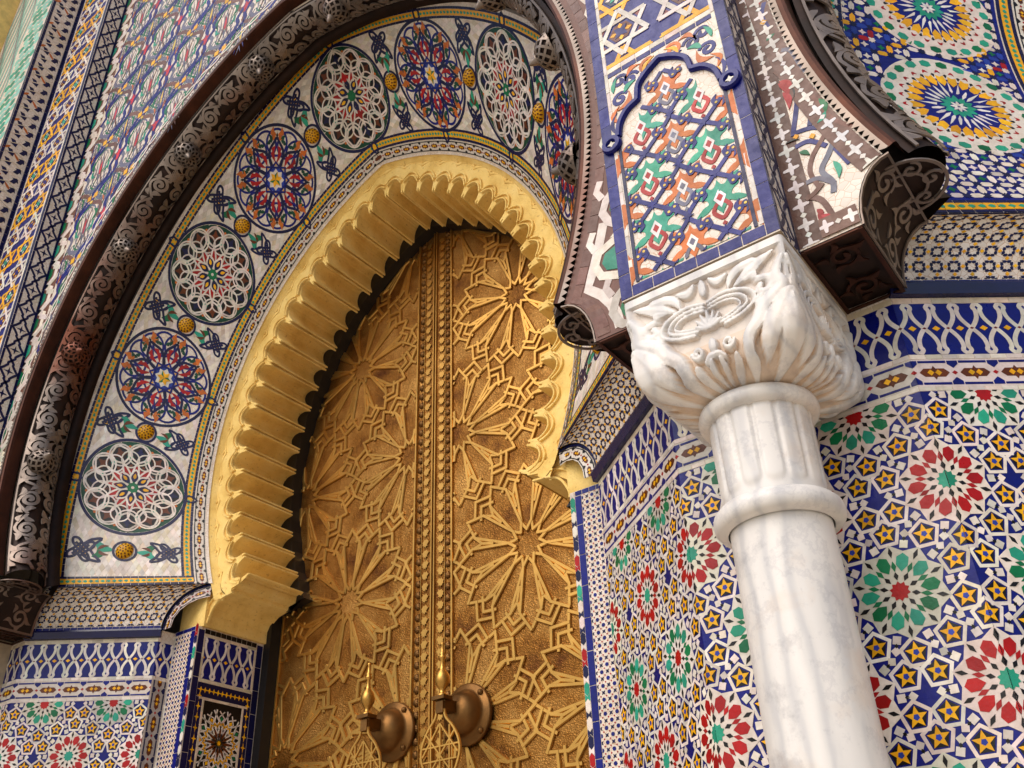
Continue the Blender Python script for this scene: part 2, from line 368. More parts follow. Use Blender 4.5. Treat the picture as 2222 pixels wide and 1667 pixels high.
def butterflies(u0, u1, v0, v1, per):
    """the small cove pattern: navy butterflies and ochre squares round white crosses"""
    out = []; nu = int((u1-u0)/per)+2; nv = int((v1-v0)/per)+2
    wing = np.array([(-.24,.10),(-.16,.19),(-.05,.12),(.05,.12),(.16,.19),(.24,.10),(.12,.06),(.0,.10),(-.12,.06)])
    wing = np.array([(-.26,.05),(-.22,.19),(-.08,.22),(0,.14),(.08,.22),(.22,.19),(.26,.05),(.1,.04),(0,.10),(-.1,.04)])
    for i in range(-1, nu):
        for j in range(-1, nv):
            for ox, oy, rot in ((0,0,0),(.5,.5,PI/2)):
                x = u0+(i+ox)*per; y = v0+(j+oy)*per
                for s_ in (0, PI): out.append(poly(rotp((wing+[0,.09])*per, rot+s_, x, y), 'navy'))
                out.append(poly(dia(x, y, per*.13, per*.13), 'yellow', .0018))
    return crect(out, u0, u1, v0, v1)
def flowers(u0, u1, v0, v1, per):
    out = []; nu = int((u1-u0)/per)+3; nv = int((v1-v0)/per)+3
    for i in range(-1, nu):
        for j in range(-1, nv):
            x = u0+i*per; y = v0+j*per
            if (i+j) % 2 == 0: out.append(poly(starp(x, y, per*.40, per*.17, 4, PI/4), 'navy'))
            else: out.append(poly(starp(x, y, per*.33, per*.27, 8), 'blue'))
            out.append(poly(dia(x+per/2, y+per/2, per*.14, per*.14), 'red'))
    return crect(out, u0, u1, v0, v1)
def chevrons(u0, u1, v0, v1, step):
    out = []; cyc = ['white','navy','white','teal','teal','white','navy','red','red','white','navy','navy']; y = v0; i = 0; um = (u0+u1)/2
    while y < v1:
        d = step*.35*(1 if i % 2 else -1)
        out.append(poly([(u0, y),(um, y+d),(u1, y),(u1, y+step*.9),(um, y+step*.9-d),(u0, y+step*.9)], cyc[i % len(cyc)])); y += step; i += 1
    return out
def star_panel(u0, u1, v0, v1):
    """twelve-fold stars with gold and white straps over brown petals and green lozenges"""
    out = [slab(u0, u1, v0, v1, 'black', .0006)]; cx = (u0+u1)/2; W = (u1-u0)/2; R = W*.60
    for cy in np.arange(v1-W*1.62, v0-W, -W*2.30):
        for i in range(12):
            a = PI/6*i
            out.append(poly(rotp([(R*.30,0),(R*.50,-R*.13),(R*.86,-R*.15),(R*.98,0),(R*.86,R*.15),(R*.50,R*.13)], a, cx, cy), 'brown', .0014))
            for s_ in (-1, 1):
                P = [pol(R*.12, a+s_*.26), pol(R*.62, a+s_*.26), pol(R*1.06, a+s_*.10), pol(R*1.50, a+s_*.40), pol(R*2.3, a+s_*.20)]; out.append(ribbon(np.array(P)+[cx, cy], R*.105, 'white', .0018))
                P = [pol(R*.95, a+s_*.30), pol(R*1.30, a+s_*.02), pol(R*1.75, a-s_*.14), pol(R*2.2, a+s_*.10)]; out.append(ribbon(np.array(P)+[cx, cy], R*.085, 'white', .0015))
            P = [pol(R*1.10, a-.27), pol(R*1.40, a-.12), pol(R*1.22, a), pol(R*1.40, a+.12), pol(R*1.10, a+.27)]
            out.append(ribbon(np.array(P)+[cx, cy], R*.12, 'yellow', .0021))
            out.append(poly(dia(cx+R*1.66*math.cos(a), cy+R*1.66*math.sin(a), R*.17, R*.14, a), 'green' if i % 2 else 'yellow', .0014))
        out.append(poly(starp(cx, cy, R*.20, R*.10, 12), 'yellow', .0024))
    return crect(out, u0, u1, v0, v1)
def hexlinks(u0, u1, v0, v1, step, vertical=True):
    """white hexagonal links with green hearts on a brown ground"""
    out = [slab(u0, u1, v0, v1, 'umber', .0006)]; um = (u0+u1)/2; W = (u1-u0); y = v0-step
    i = 0
    while y < v1+step:
        hexa = np.array([(0,-.52),(.34,-.24),(.34,.24),(0,.52),(-.34,.24),(-.34,-.24)])*[W, step]
        out.append(ribbon(hexa+[um, y], W*.17, 'white', .0016, closed=True))
        out.append(poly(hexa*[.50,.55]+[um, y], 'green' if i % 2 else 'teal', .0014))
        for s_ in (-1, 1): out.append(ribbon(np.array([(s_*W*.55, -step*.5),(s_*W*.20, -step*.28),(s_*W*.20, step*.0),(s_*W*.55, step*.25)])+[um, y+step*.5], W*.13, 'white', .0022))
        y += step*.98; i += 1
    return crect(out, u0, u1, v0, v1)
def crossstars(u0, u1, v0, v1, step, c='umber'):
    """white four-lobed stars and squares on a brown band"""
    out = [slab(u0, u1, v0, v1, c, .0006)]; y = v0; um = (u0+u1)/2; W = u1-u0
    while y < v1+step:
        P = []
        for k in range(4):
            a = PI/2*k+PI/4*0
            for r_, d in ((.17,-.78),(.40,-.20),(.44,0),(.40,.20)): P.append(pol(r_*W*.86, a+d))
        out.append(poly(np.array(P)+[um, y], 'pale', .0016)); out.append(poly(dia(um, y+step/2, W*.15, W*.15), 'pale', .0016)); y += step
    return crect(out, u0, u1, v0, v1)
def sebka(keep, x0, x1, z0, z1, ax=-1.30, az=5.50):
    """net of paired wavy bands with flowers: cell .33 x .44"""
    out = []; PX, PZ = .33, .44
    wave = np.array([(-.5,-.5),(-.40,-.40),(-.44,-.30),(-.36,-.20),(-.16,-.12),(0,0),(.16,.12),(.36,.20),(.44,.30),(.40,.40),(.5,.5)])
    for i in range(int((x0-ax)/PX)-2, int((x1-ax)/PX)+3):
        for j in range(int((z0-az)/PZ)-2, int((z1-az)/PZ)+3):
            x = ax+i*PX; z = az+j*PZ
            if not (x0-.4 < x < x1+.4 and z0-.5 < z < z1+.5): continue
            for s_, cc in ((1,('blue','blue')),(-1,('umber','slate'))):
                for dx, c_ in ((-.030,cc[0]),(.030,cc[1])):
                    P = smooth(wave*[s_*PX, PZ]+[x+PX/2+dx, z+PZ/2], 3); out.append(ribbon(P, .026, c_, .0018 if s_ > 0 else .0012))
                for dx, c_, w_ in ((-.074,'slate',.010),(.074,'green',.010),(-.102,'grey',.008),(.102,'slate',.008)):
                    P = smooth(wave[2:-2]*[s_*PX, PZ]+[x+PX/2+dx, z+PZ/2], 3); out.append(ribbon(P, w_, c_, .0010 if s_ > 0 else .0008))
                # thin stems that follow the net
                P = smooth(wave*[s_*PX*.62, PZ]+[x+PX/2+s_*.045, z], 3); out.append(ribbon(P, .008, 'green' if s_ > 0 else 'grey', .0010))
                P = smooth(wave*[s_*PX*.62, PZ]+[x+s_*.020, z+PZ/2], 3); out.append(ribbon(P, .008, 'slate', .0009))
            for dx in (-.030, .030): out.append(poly(rect(x+PX/2+dx-.017, x+PX/2+dx+.017, z+PZ/2-.018, z+PZ/2+.018), 'yellow', .0024))
            out.append(poly(rect(x+PX/2-.012, x+PX/2+.012, z+PZ/2-.05, z+PZ/2-.03), 'gold', .0024))
            for ex, ez in ((PX/2, 0.), (0., PZ/2)):
                for s_ in (-1, 1):
                    for dx, hz_, w_, c_ in ((.018,.155,.011,'slate'),(.040,.135,.013,'umber' if ex else 'blue'),(.062,.10,.012,'grey'),(.084,.06,.010,'green')):
                        out.append(poly(leaf(x+ex+s_*dx, z+ez-hz_, x+ex+s_*(dx-.004), z+ez+hz_, w_, s_*.10), c_, .0013))
                out.append(poly(leaf(x+ex, z+ez-.05, x+ex, z+ez+.06, .020), 'crimson' if ex else 'gold', .0016))
            # red flower in the eye of each lozenge
            q = [poly(leaf(0,-.045,0,.055,.030), 'crimson', .0022), poly(leaf(0,-.03,.040,.030,.022,.2), 'crimson', .0020), poly(leaf(0,-.03,-.040,.030,.022,-.2), 'red', .0020)]
            out += xf(q, 0, x, z)
            for s_ in (-1, 1):
                out += xf([poly(leaf(0,0,.03,.085,.026,.25), 'green', .0020), poly(leaf(0,-.01,.045,-.07,.020,-.2), 'teal', .0020), poly(leaf(0,.0,.0,.06,.012), 'black', .0016)], 0, x+s_*.085, z+.02, 1, s_ < 0)
                out += xf([poly(leaf(0,0,.02,.07,.018,.2), 'green', .0020), poly(leaf(.01,-.03,.03,-.09,.014,.1), 'orange', .0020)], 0, x+PX/2+s_*.10, z+PZ*.5-.02, 1, s_ < 0)
    res = []
    for V, F, c, h in out:
        ct = np.array([V[list(f)].mean(0) for f in F]); k_ = keep(ct[:,0], ct[:,1])
        if k_.all(): res.append((V, F, c, h))
        elif k_.any():
            if len(F) > 1: 
                G = [f for f, t_ in zip(F, k_) if t_]; used = sorted({i for f in G for i in f}); mp_ = {a: b_ for b_, a in enumerate(used)}
                res.append((V[used], [tuple(mp_[i] for i in f) for f in G], c, h))
            else: res.append((V, F, c, h))
    return crect(res, x0, x1, z0, z1)
def hexastar(x, y, R, c, inner, h=.0016):
    """interlaced star of two triangles drawn with straps"""
    q = []
    for a0 in (PI/2, -PI/2):
        T = np.array(circ(0, 0, R, 3, a0))
        for i in range(3):
            a, b_ = T[i], T[(i+1) % 3]; q.append(ribbon([a*1.0, a+(b_-a)*.5, b_*1.0], R*.15, c, h+.0004*(a0 > 0)+.0001*i))
    q.append(poly(circ(0, 0, R*.40, 6), inner[0], .0012)); 
    q.append(poly(starp(0, 0, R*.30, R*.15, 4, PI/4), inner[2], .0024)); q += [poly(dia(R*.25*math.cos(k*PI/2), R*.25*math.sin(k*PI/2), R*.12, R*.08, k*PI/2), inner[1], .0020) for k in range(4)]
    for k in range(6): q.append(poly(np.array(circ(0,0,R*.115,3,PI/6+PI/3*k))+pol(R*.70, PI/6+PI/3*k), inner[3], .0013))
    return xf(q, 0, x, y)
def star_field(u0, u1, v0, v1, dx, dz, xc, zc):
    out = [slab(u0, u1, v0, v1, 'blue', .0006)]
    for j in range(int((v0-zc)/dz)-1, int((v1-zc)/dz)+2):
        for i in range(-2, 3):
            x = xc+(i+.5)*dx; z = zc+j*dz
            if j % 2: out += hexastar(x, z, dz*.60, 'yellow', ('navy','white','teal','umber'))
            else: out += hexastar(x, z, dz*.60, 'white', ('brown','yellow','blue','maroon'), .0030)
    return crect(out, u0, u1, v0, v1)
def medallion_red(R):
    """eight red palmettes in blue loops"""
    q = []
    q.append(ribbon(ring_pts(0,0,R*.965,56), R*.055, 'navy', .0020, True))
    for k in range(16):
        a = PI/8*k; q.append(ribbon(ring_pts(*pol(R*.66, a), R*.235, 22), R*.042, 'blue', .0018+.0002*(k % 2), True))
    for k in range(8):
        a = PI/4*k
        # loop with palmette
        P = smooth([pol(R*.24,a-.42), pol(R*.40,a-.40), pol(R*.55,a-.28), pol(R*.66,a-.10), pol(R*.74,a), pol(R*.66,a+.10), pol(R*.55,a+.28), pol(R*.40,a+.40), pol(R*.24,a+.42)], 4)
        q.append(ribbon(P, R*.050, 'navy', .0028))
        for s_ in (-1, 1):
            q.append(poly(rotp([(R*.30,s_*R*.015),(R*.38,s_*R*.085),(R*.46,s_*R*.125),(R*.50,s_*R*.10),(R*.55,s_*R*.115),(R*.585,s_*R*.07),(R*.60,s_*R*.018),(R*.50,s_*R*.045),(R*.40,s_*R*.035)], a), 'red', .0026))
            q.append(poly(rotp(leaf(R*.78,s_*R*.02,R*.93,s_*R*.10,R*.10,s_*.35), a), 'orange', .0026))
            q.append(poly(rotp(leaf(R*.80,s_*R*.04,R*.74,s_*R*.17,R*.085,s_*.3), a), 'orange', .0026))
            q.append(poly(rotp(leaf(R*.64,s_*R*.13,R*.80,s_*R*.20,R*.07,-s_*.2), a), 'dgreen', .0027))
            q.append(poly(rotp(leaf(R*.70,s_*R*.16,R*.62,s_*R*.24,R*.065,s_*.2), a), 'dgreen', .0027))
        q.append(poly(rotp(dia(R*.285, 0, R*.045, R*.022), a), 'yellow', .0030))
        q.append(poly(rotp(dia(R*.78, 0, R*.05, R*.022), a), 'black', .0030))
        q.append(poly(rotp(leaf(R*.40,0,R*.55,0,R*.03), a+PI/8), 'slate', .0022))
    q.append(disc(0, 0, R*.215, 'lblue', .0012, 20, 2)); q.append(poly(starp(0,0,R*.20,R*.145,8), 'white', .0018))
    for a0 in (0, PI/4):
        q.append(ribbon(np.array(circ(0,0,R*.31,4,a0))[[0,1,2,3]], R*.050, 'blue', .0032+.0003*(a0 > 0), True))
    for k in range(6):
        a = PI/3*k; q.append(poly([(0,0), pol(R*.085,a-PI/6), pol(R*.15,a)], 'yellow', .0034)); q.append(poly([(0,0), pol(R*.15,a), pol(R*.085,a+PI/6)], 'green' if k % 2 else 'yellow', .0034))
    return q
def medallion_strap(R):
    """white interlaced straps round a red star"""
    q = [disc(0,0,R*.93,'dgreen',.0008), disc(0,0,R*.84,'black',.0012)]
    q.append(ribbon(ring_pts(0,0,R*.965,56), R*.055, 'navy', .0020, True))
    for k in range(12):
        a = PI/6*k; b_ = a+PI/12
        q.append(ribbon(ring_pts(*pol(R*.685, a), R*.212, 22), R*.028, 'white', .0030+.0002*(k % 2), True))
        q.append(ribbon(ring_pts(*pol(R*.575, b_), R*.165, 20), R*.026, 'white', .0026+.0002*(k % 2), True))
        q.append(poly(starp(*pol(R*.70, a), R*.145, R*.062, 4, a), 'navy' if k % 3 == 0 else 'brown', .0020))
        q.append(ribbon(ring_pts(*pol(R*.70, a), R*.158, 18), R*.018, 'white', .0022, True)); q.append(poly(circ(*pol(R*.52, b_), R*.075, 8), 'black', .0019))
        q.append(poly(dia(*pol(R*.80, b_), R*.062, R*.085, b_), 'orange', .0018))
        q.append(poly(dia(*pol(R*.615, b_), R*.100, R*.062, b_), 'teal', .0022))
        q.append(poly(rotp([(R*.28,-R*.06),(R*.34,-R*.105),(R*.53,0),(R*.34,R*.105),(R*.28,R*.06)], a), 'red', .0020))
        q.append(poly(dia(*pol(R*.46, b_), R*.06, R*.035, b_), 'brown', .0018))
        P = smooth([pol(R*.20,b_), pol(R*.33,b_-.10), pol(R*.50,a+.02), pol(R*.60,a-.20), pol(R*.74,a-.26), pol(R*.90,a)], 3)
        q.append(ribbon(P, R*.034, 'white', .0028)); q.append(ribbon(P*[1,1]@np.array([[math.cos(2*b_),math.sin(2*b_)],[math.sin(2*b_),-math.cos(2*b_)]]), R*.034, 'white', .0030))
    for k in range(8):
        a = PI/4*k
        q.append(poly(rotp(leaf(R*.11,0,R*.34,0,R*.13), a), 'navy', .0034)); q.append(poly(rotp(leaf(R*.18,0,R*.30,0,R*.06), a), 'yellow', .0038))
        q.append(ribbon(smooth([pol(R*.10,a-.30), pol(R*.24,a-.36), pol(R*.37,a), pol(R*.24,a+.36), pol(R*.10,a+.30)], 4), R*.03, 'white', .0040))
    q.append(poly(starp(0,0,R*.13,R*.08,8), 'green', .0042)); q.append(poly(circ(0,0,R*.03,8), 'white', .0046))
    return q
def knot(s):
    """dark interlaced knot with ochre squares, about s across"""
    q = []
    for a in (PI/4, -PI/4, 3*PI/4, -3*PI/4):
        P = smooth(np.array([(-.05,-.30),(-.05,.08),(-.02,.34),(.09,.46),(.20,.34),(.17,.05),(.17,-.22)])*s, 4)
        q.append(ribbon(rotp(P, a), s*.085, 'navy', .0022+.0002*(a > 0)))
    P = smooth(np.array([(.02,.30),(.22,.44),(.42,.62),(.36,.30),(.18,.06)])*s, 4)
    for mx_ in (False, True): q.append(ribbon(rotp(P, 0, 0, 0, 1, mx_), s*.085, 'navy', .0026))
    for i in (-1, 1):
        for j in (-1, 1): q.append(poly(dia(i*s*.11, j*s*.11, s*.085, s*.085, PI/4), 'yellow', .0020))
    return q
def sprig(s):
    """green three-lobed leaf with dark buds, pointing to -v"""
    q = [poly(leaf(0,.10*s,.02*s,-.62*s,.26*s,.06), 'teal', .0022)]
    for m_ in (1, -1):
        q.append(poly([(0,.12*s),(m_*.14*s,.16*s),(m_*.34*s,.34*s),(m_*.42*s,.10*s),(m_*.30*s,-.12*s),(m_*.12*s,-.06*s)], 'teal' if m_ > 0 else 'green', .0024))
        q.append(poly(leaf(0,.12*s,m_*.22*s,-.34*s,.16*s,m_*.15), 'brown', .0028))
    return q
def zell_rosette(R):
    """24-point white star on blue with a yellow rim, green lozenges round it"""
    q = [disc(0,0,R*1.36,'white',.0012), disc(0,0,R*.80,'blue',.0015)]
    for k in range(24):
        a = PI/12*k; b_ = a+PI/24
        q.append(poly(rotp([(R*.28,0),(R*.40,-R*.034),(R*.745,0),(R*.40,R*.034)], a), 'pale', .0016))
        q.append(poly(rotp([(R*.60,0),(R*.72,-R*.085),(R*.90,-R*.075),(R*.86,0),(R*.90,R*.075),(R*.72,R*.085)], b_), 'yellow', .0018))
        q.append(poly(rotp([(R*.84,0),(R*.92,-R*.035),(R*.95,0),(R*.92,R*.035)], a), 'black', .0020))
        q.append(poly(rotp([(R*.96,-R*.055),(R*1.03,-R*.03),(R*1.05,0),(R*1.03,R*.03),(R*.96,R*.055),(R*.99,0)], b_), 'red', .0018))
        q.append(poly(rotp([(R*1.12,0),(R*1.16,-R*.10),(R*1.26,-R*.10),(R*1.31,0),(R*1.26,R*.10),(R*1.16,R*.10)], a), 'teal' if k % 3 else 'green', .0020))
    for k in range(12):
        a = PI/6*k; q.append(poly(rotp(leaf(R*.12,0,R*.34,0,R*.12), a), 'teal', .0020))
    for k in range(8): q.append(poly(rotp(leaf(R*.02,0,R*.16,0,R*.06), PI/4*k), 'pale', .0026))
    return q
# ------------------------------------------------------------------ plan of the place (metres; X along the facade, Y into it)
X4, DR, XN, YN, XR, GP = 1.1665, .0817, 1.623, -.4455, 2.2508, 3.8738
LS = math.hypot(XN-X4, -YN-DR); YR, YD = .37, .438
ZB = 3.14                                   # foot of the tiled ring
PXL, PXR, YS, YP = 1.732, 2.142, -.744, -.858
IN = (.437, 3.734, 1.52); OUT = (.6, 3.64, 2.19); FL = (.285, 3.83, 1.93); CU = (.437, 3.734, 1.33)
def flat(P, d, n_):
    P = np.array(P, float); d = np.array(d, float); d /= np.linalg.norm(d); n_ = np.array(n_, float); n_ /= np.linalg.norm(n_)
    def f(u, v, h): return P+np.outer(u, d)+np.outer(v, [0,0,1])+np.outer(h, n_)
    f.flip = float(np.cross(d, [0,0,1])@n_) < 0
    return f
def put(parent, name, pieces, fm, nobj=0, **k): return lay(parent, name, pieces, fm, nobj, flip=getattr(fm, 'flip', False), **k)
def hwc(cv, z): return math.sqrt(max(0, cv[2]**2-(z-cv[1])**2))-cv[0]
def curve(cv, zb, n_):
    c, z0, R = cv; a = np.linspace(math.asin((zb-z0)/R), math.acos(c/R), n_); return np.stack([-(R*np.cos(a)-c), z0+R*np.sin(a)], -1)
NI = 801; CI, CO = curve(IN, ZB, NI), curve(OUT, ZB, NI); TT = np.linspace(0, 1, NI); LM, RW = 3.0, .66
def ringS(t_, u, X0=0.):
    t_ = np.asarray(t_, float); u = np.asarray(u, float); mir = t_ > 1; tt = np.clip(np.where(mir, 2-t_, t_), 0, 1)
    ix = np.interp(tt, TT, CI[:,0]); iz = np.interp(tt, TT, CI[:,1]); ox = np.interp(tt, TT, CO[:,0]); oz = np.interp(tt, TT, CO[:,1])
    x = ix*(1-u)+ox*u; x = np.where(mir, -x, x); return np.stack([x+X0, .0+YN*u, iz*(1-u)+oz*u], -1)
def ringmap(X0=0.):
    def f(U, V, h):
        t_ = np.asarray(U)/LM; u = np.asarray(V)/RW; P = ringS(t_, u, X0); e = 2e-3
        A = ringS(t_+e, u)-ringS(t_-e, u); B = ringS(t_, u+e)-ringS(t_, u-e); N = np.cross(A, B); N /= np.linalg.norm(N, axis=-1, keepdims=True)+1e-12
        N *= np.where(N[..., 1:2] > 0, -1, 1); return P+N*np.asarray(h)[..., None]
    return f
def prism(name, plan, z0, z1, mat, parent, **k):
    n_ = len(plan); V = [(x, y, z0) for x, y in plan]+[(x, y, z1) for x, y in plan]
    F = [tuple(range(n_))[::-1], tuple(range(n_, 2*n_))]+[(i, (i+1) % n_, n_+(i+1) % n_, n_+i) for i in range(n_)]
    return mesh_obj(name, V, F, mat, parent, **k)
# ------------------------------------------------------------------ ground
def ground():
    o = mesh_obj('ground', [(-150,-150,0),(150,-150,0),(150,60,0),(-150,60,0)], [(0,1,2,3)], 'paving'); o['kind'] = 'structure'; o['label'] = 'pale paved forecourt in front of the gates'; o['category'] = 'ground'
ground()
# ------------------------------------------------------------------ tiled jambs
def rows(parent_for, fm, u0, u1, per_i, per_c, per_d, ztop, zlow, nd, ph=0.):
    """the stack of tile courses that every lower wall carries"""
    p = []
    p += bricks(u0, u1, 2.897, 2.912, .05, 'cream'); p += bricks(u0, u1, 2.733, 2.745, .04, 'white'); p += bricks(u0, u1, 2.645, 2.656, .04, 'white')
    put(parent_for, 'border_tile', p, fm, 30)
    put(parent_for, 'frieze_tile', interlace(u0, u1, 2.746, 2.896, per_i, ph), fm, 60, rest='frieze_tiles')
    put(parent_for, 'band_tile', chain(u0, u1, 2.657, 2.732, per_c, ph), fm, 40, rest='band_tiles')
    put(parent_for, 'dado_tile', dado(u0, u1, zlow, 2.644, ztop, per_d, ph), fm, nd, rest='dado_tiles', minarea=.00012)
def facing(name, fm, u0, u1, v0, v1, mat, parent, h=.0004):
    P = fm(np.array([u0,u1,u1,u0]), np.array([v0,v0,v1,v1]), np.full(4, h)); return mesh_obj(name, P, [(0,1,2,3)], mat, parent)
def cove(parent, sx, X0, tiles=True):
    """concave tiled course that carries the ring out over the jamb"""
    Lq = .27
    def f(U, V, h):
        w_ = np.asarray(U)/LS; q = np.clip(np.asarray(V)/Lq, 0, 1)*PI/2
        tx = .962+(1.532-.962)*w_; ty = YN*w_; bx = X4+(XN-X4)*w_; by = -DR+(YN+DR)*w_
        s_, c_ = np.sin(q), np.cos(q); h = np.asarray(h)
        x = tx+(bx-tx)*s_-h*s_*.63; y = ty+(by-ty)*s_-h*s_*.77; z = 2.95+(ZB-2.95)*c_-h*c_
        return np.stack([sx*x+X0, y, z], -1)
    g = f(*[a.ravel() for a in np.meshgrid(np.linspace(0, LS, 9), np.linspace(0, Lq, 13), indexing='ij')], np.zeros(117)).reshape(9, 13, 3)
    cv = grid_mesh('cove', g, 'tile_bed', parent)
    if tiles:
        p = butterflies(.004, LS-.004, .014, Lq-.020, .0445)+bricks(0, LS, Lq-.017, Lq, .03, 'blue')+bricks(0, LS, .0, .011, .03, 'navy')
        lay(cv, 'cove_tile', p, f, 60, rest='cove_tiles', minarea=.00015, flip=sx > 0)
    # end of the cove seen from the doorway: band that follows the curve
    def fe(U, V, h):
        q = np.clip(np.asarray(U)/.30, 0, 1)*PI/2; o_ = np.asarray(V)
        x = .962+(X4-.962)*np.sin(q)-o_*np.sin(q); z = 2.95+(ZB-2.95)*np.cos(q)-o_*np.cos(q); y = -DR*np.sin(q)+.010-np.asarray(h)
        return np.stack([sx*x+X0, y, z], -1)
    pe = bricks(.0, .30, .001, .010, .02, 'navy')+chain(0, .30, .011, .060, .075, .2, 'black', 'brown')
    lay(cv, 'band_tile', pe, fe, 12, rest='band_tiles', flip=sx < 0)
    # lip under the cove
    d = np.array([sx*(XN-X4), YN+DR])/LS; n_ = np.array([-sx*.623, -.782]); A = np.array([X0+sx*X4, -DR]); B = np.array([X0+sx*XN, YN])
    pr = [(.0,2.952),(.020,2.952),(.022,2.944),(.016,2.916),(.0,2.914)]
    V = [(*(E_+n_*a), z) for E_ in (A-d*.01, B+d*.004) for a, z in pr]; k_ = len(pr)
    mesh_obj('ledge', V, [tuple(range(k_)), tuple(range(k_, 2*k_))[::-1]]+[(i, (i+1) % k_, k_+(i+1) % k_, k_+i) for i in range(k_)], 'navy_glaze', parent)
def jamb(parent, sx, X0, reveal=False, zlow=1.55, nd=110):
    fm = flat((X0+sx*X4, -DR, 0), (sx*(XN-X4), YN+DR, 0), (-sx*.623, -.782, 0))
    face = facing('splayed_face', fm, 0, LS, 0, 2.952, 'tile_bed', parent)
    rows(face, fm, 0, LS, LS/10, LS/6, LS/2, 2.634, zlow, nd)
    fs = flat((X0+sx*1., 0, 0), (sx, 0, 0), (0, -1, 0)); W = X4-1
    st = facing('jamb_strip', fs, 0, W, 0, 2.955, 'tile_bed', parent)
    p = bricks(.021, .045, zlow, 2.935, .11, 'blue', False)+bricks(.021, W-.004, 2.937, 2.953, .03, 'blue')+bricks(W-.010, W-.002, zlow, 2.93, .06, 'white', False)
    put(st, 'border_tile', p, fs, 30); put(st, 'flower_tile', flowers(.047, W-.012, zlow, 2.934, .0205), fs, 0, rest='flower_tiles')
    put(st, 'chevron_tile', chevrons(.001, .019, zlow, 2.95, .026), fs, 60)
    fr = flat((X0+sx*X4, 0, 0), (0, -1, 0), (-sx, 0, 0)); rf = facing('return_face', fr, 0, DR, 0, 2.95, 'tile_bed', parent)
    def vchain(u, v, h): return fr(v, u, h)
    vchain.flip = not fr.flip
    put(rf, 'band_tile', chain(zlow, 2.73, .006, DR-.006, .095, .3, 'navy', 'brown'), vchain, 24, rest='band_tiles')
    put(rf, 'frieze_tile', interlace(0, DR, 2.746, 2.896, .0584, .5), fr, 8, rest='frieze_tiles')
    if reveal:
        fv = flat((X0+sx*1., 0, 0), (0, 1, 0), (-sx, 0, 0)); rv = facing('reveal_face', fv, 0, YR, 0, 2.95, 'tile_bed', parent)
        p = bricks(.004, .034, zlow, 2.94, .10, 'navy', False)+bricks(YR-.036, YR-.004, zlow, 2.94, .10, 'navy', False)+bricks(.036, YR-.04, 2.925, 2.945, .03, 'black')
        for a, b_, c_, d in ((.036,YR-.04,2.912,2.922),(.036,YR-.04,2.715,2.725),(.05,YR-.052,2.642,2.650)): p += bricks(a, b_, c_, d, .05, 'cream')
        p += bricks(.036, .044, 2.73, 2.908, .05, 'cream', False)+bricks(YR-.048, YR-.04, 2.73, 2.908, .05, 'cream', False)+bricks(.072, .080, zlow, 2.64, .05, 'cream', False)+bricks(YR-.082, YR-.074, zlow, 2.64, .05, 'cream', False)
        p.append(slab(.036, YR-.038, 2.652, 2.712, 'navy', .0008)); p.append(slab(.036, .070, zlow, 2.65, 'navy', .0008)); p.append(slab(YR-.072, YR-.038, zlow, 2.65, 'navy', .0008))
        for k in range(12):
            for x, y, a in ((.055+.0232*k, 2.682, 0), (.053, 2.655-.045*k, PI/2), (YR-.055, 2.655-.045*k, PI/2)):
                p.append(poly(rotp(starp(0,0,.020,.006,4,0)*np.array([1,.62]) if False else np.array(starp(0,0,.021,.006,4,0))*[1,.6], a, x, y), 'yellow', .0016))
        put(rv, 'border_tile', p, fv, 70)
        put(rv, 'frieze_tile', interlace(.046, YR-.05, 2.728, 2.91, .062, .2), fv, 30, rest='frieze_tiles')
        put(rv, 'star_tile', star_panel(.082, YR-.084, 2.0, 2.640), fv, 60, rest='star_tiles')
    cove(parent, sx, X0)
lj = thing('tiled_jamb', 'tiled splayed jamb left of the brass door with red and green rosettes', 'wall', (-1.6,-.2,0))
prism('masonry', [(-1.002,.9),(-1.002,.002),(-X4-.002,.002),(-X4-.002,-DR+.002),(-XN,YN+.002),(-XR,YN+.002),(-XR,.9)], 0, 2.95, 'grout', lj)
jamb(lj, -1, 0., reveal=True, zlow=2.1, nd=90)
fl_ = flat((-XN, YN, 0), (-1,0,0), (0,-1,0)); lf_ = facing('front_face', fl_, 0, .6, 0, 2.95, 'tile_bed', lj)
rows(lf_, fl_, 0, .3, .0559, .1025, .307, 2.634, 2.1, 20)
pw = thing('tiled_pier', 'rosette tiled pier wall behind the marble column', 'wall', (1.93,-.2,0))
prism('masonry', [(1.002,.9),(1.002,.002),(X4+.002,.002),(X4+.002,-DR+.002),(XN,YN+.002),(XR,YN+.002),(GP-X4-.002,-DR+.002),(GP-X4-.002,.002),(GP-1.002,.002),(GP-1.002,.9)], 0, 2.95, 'grout', pw)
jamb(pw, 1, 0.); jamb(pw, -1, GP)
fn = flat((XN, YN, 0), (1,0,0), (0,-1,0)); nf = facing('front_face', fn, 0, XR-XN, 0, 2.95, 'tile_bed', pw)
rows(nf, fn, 0, XR-XN, (XR-XN)/11, (XR-XN)/6, (XR-XN)/2, 2.634, 1.5, 110)
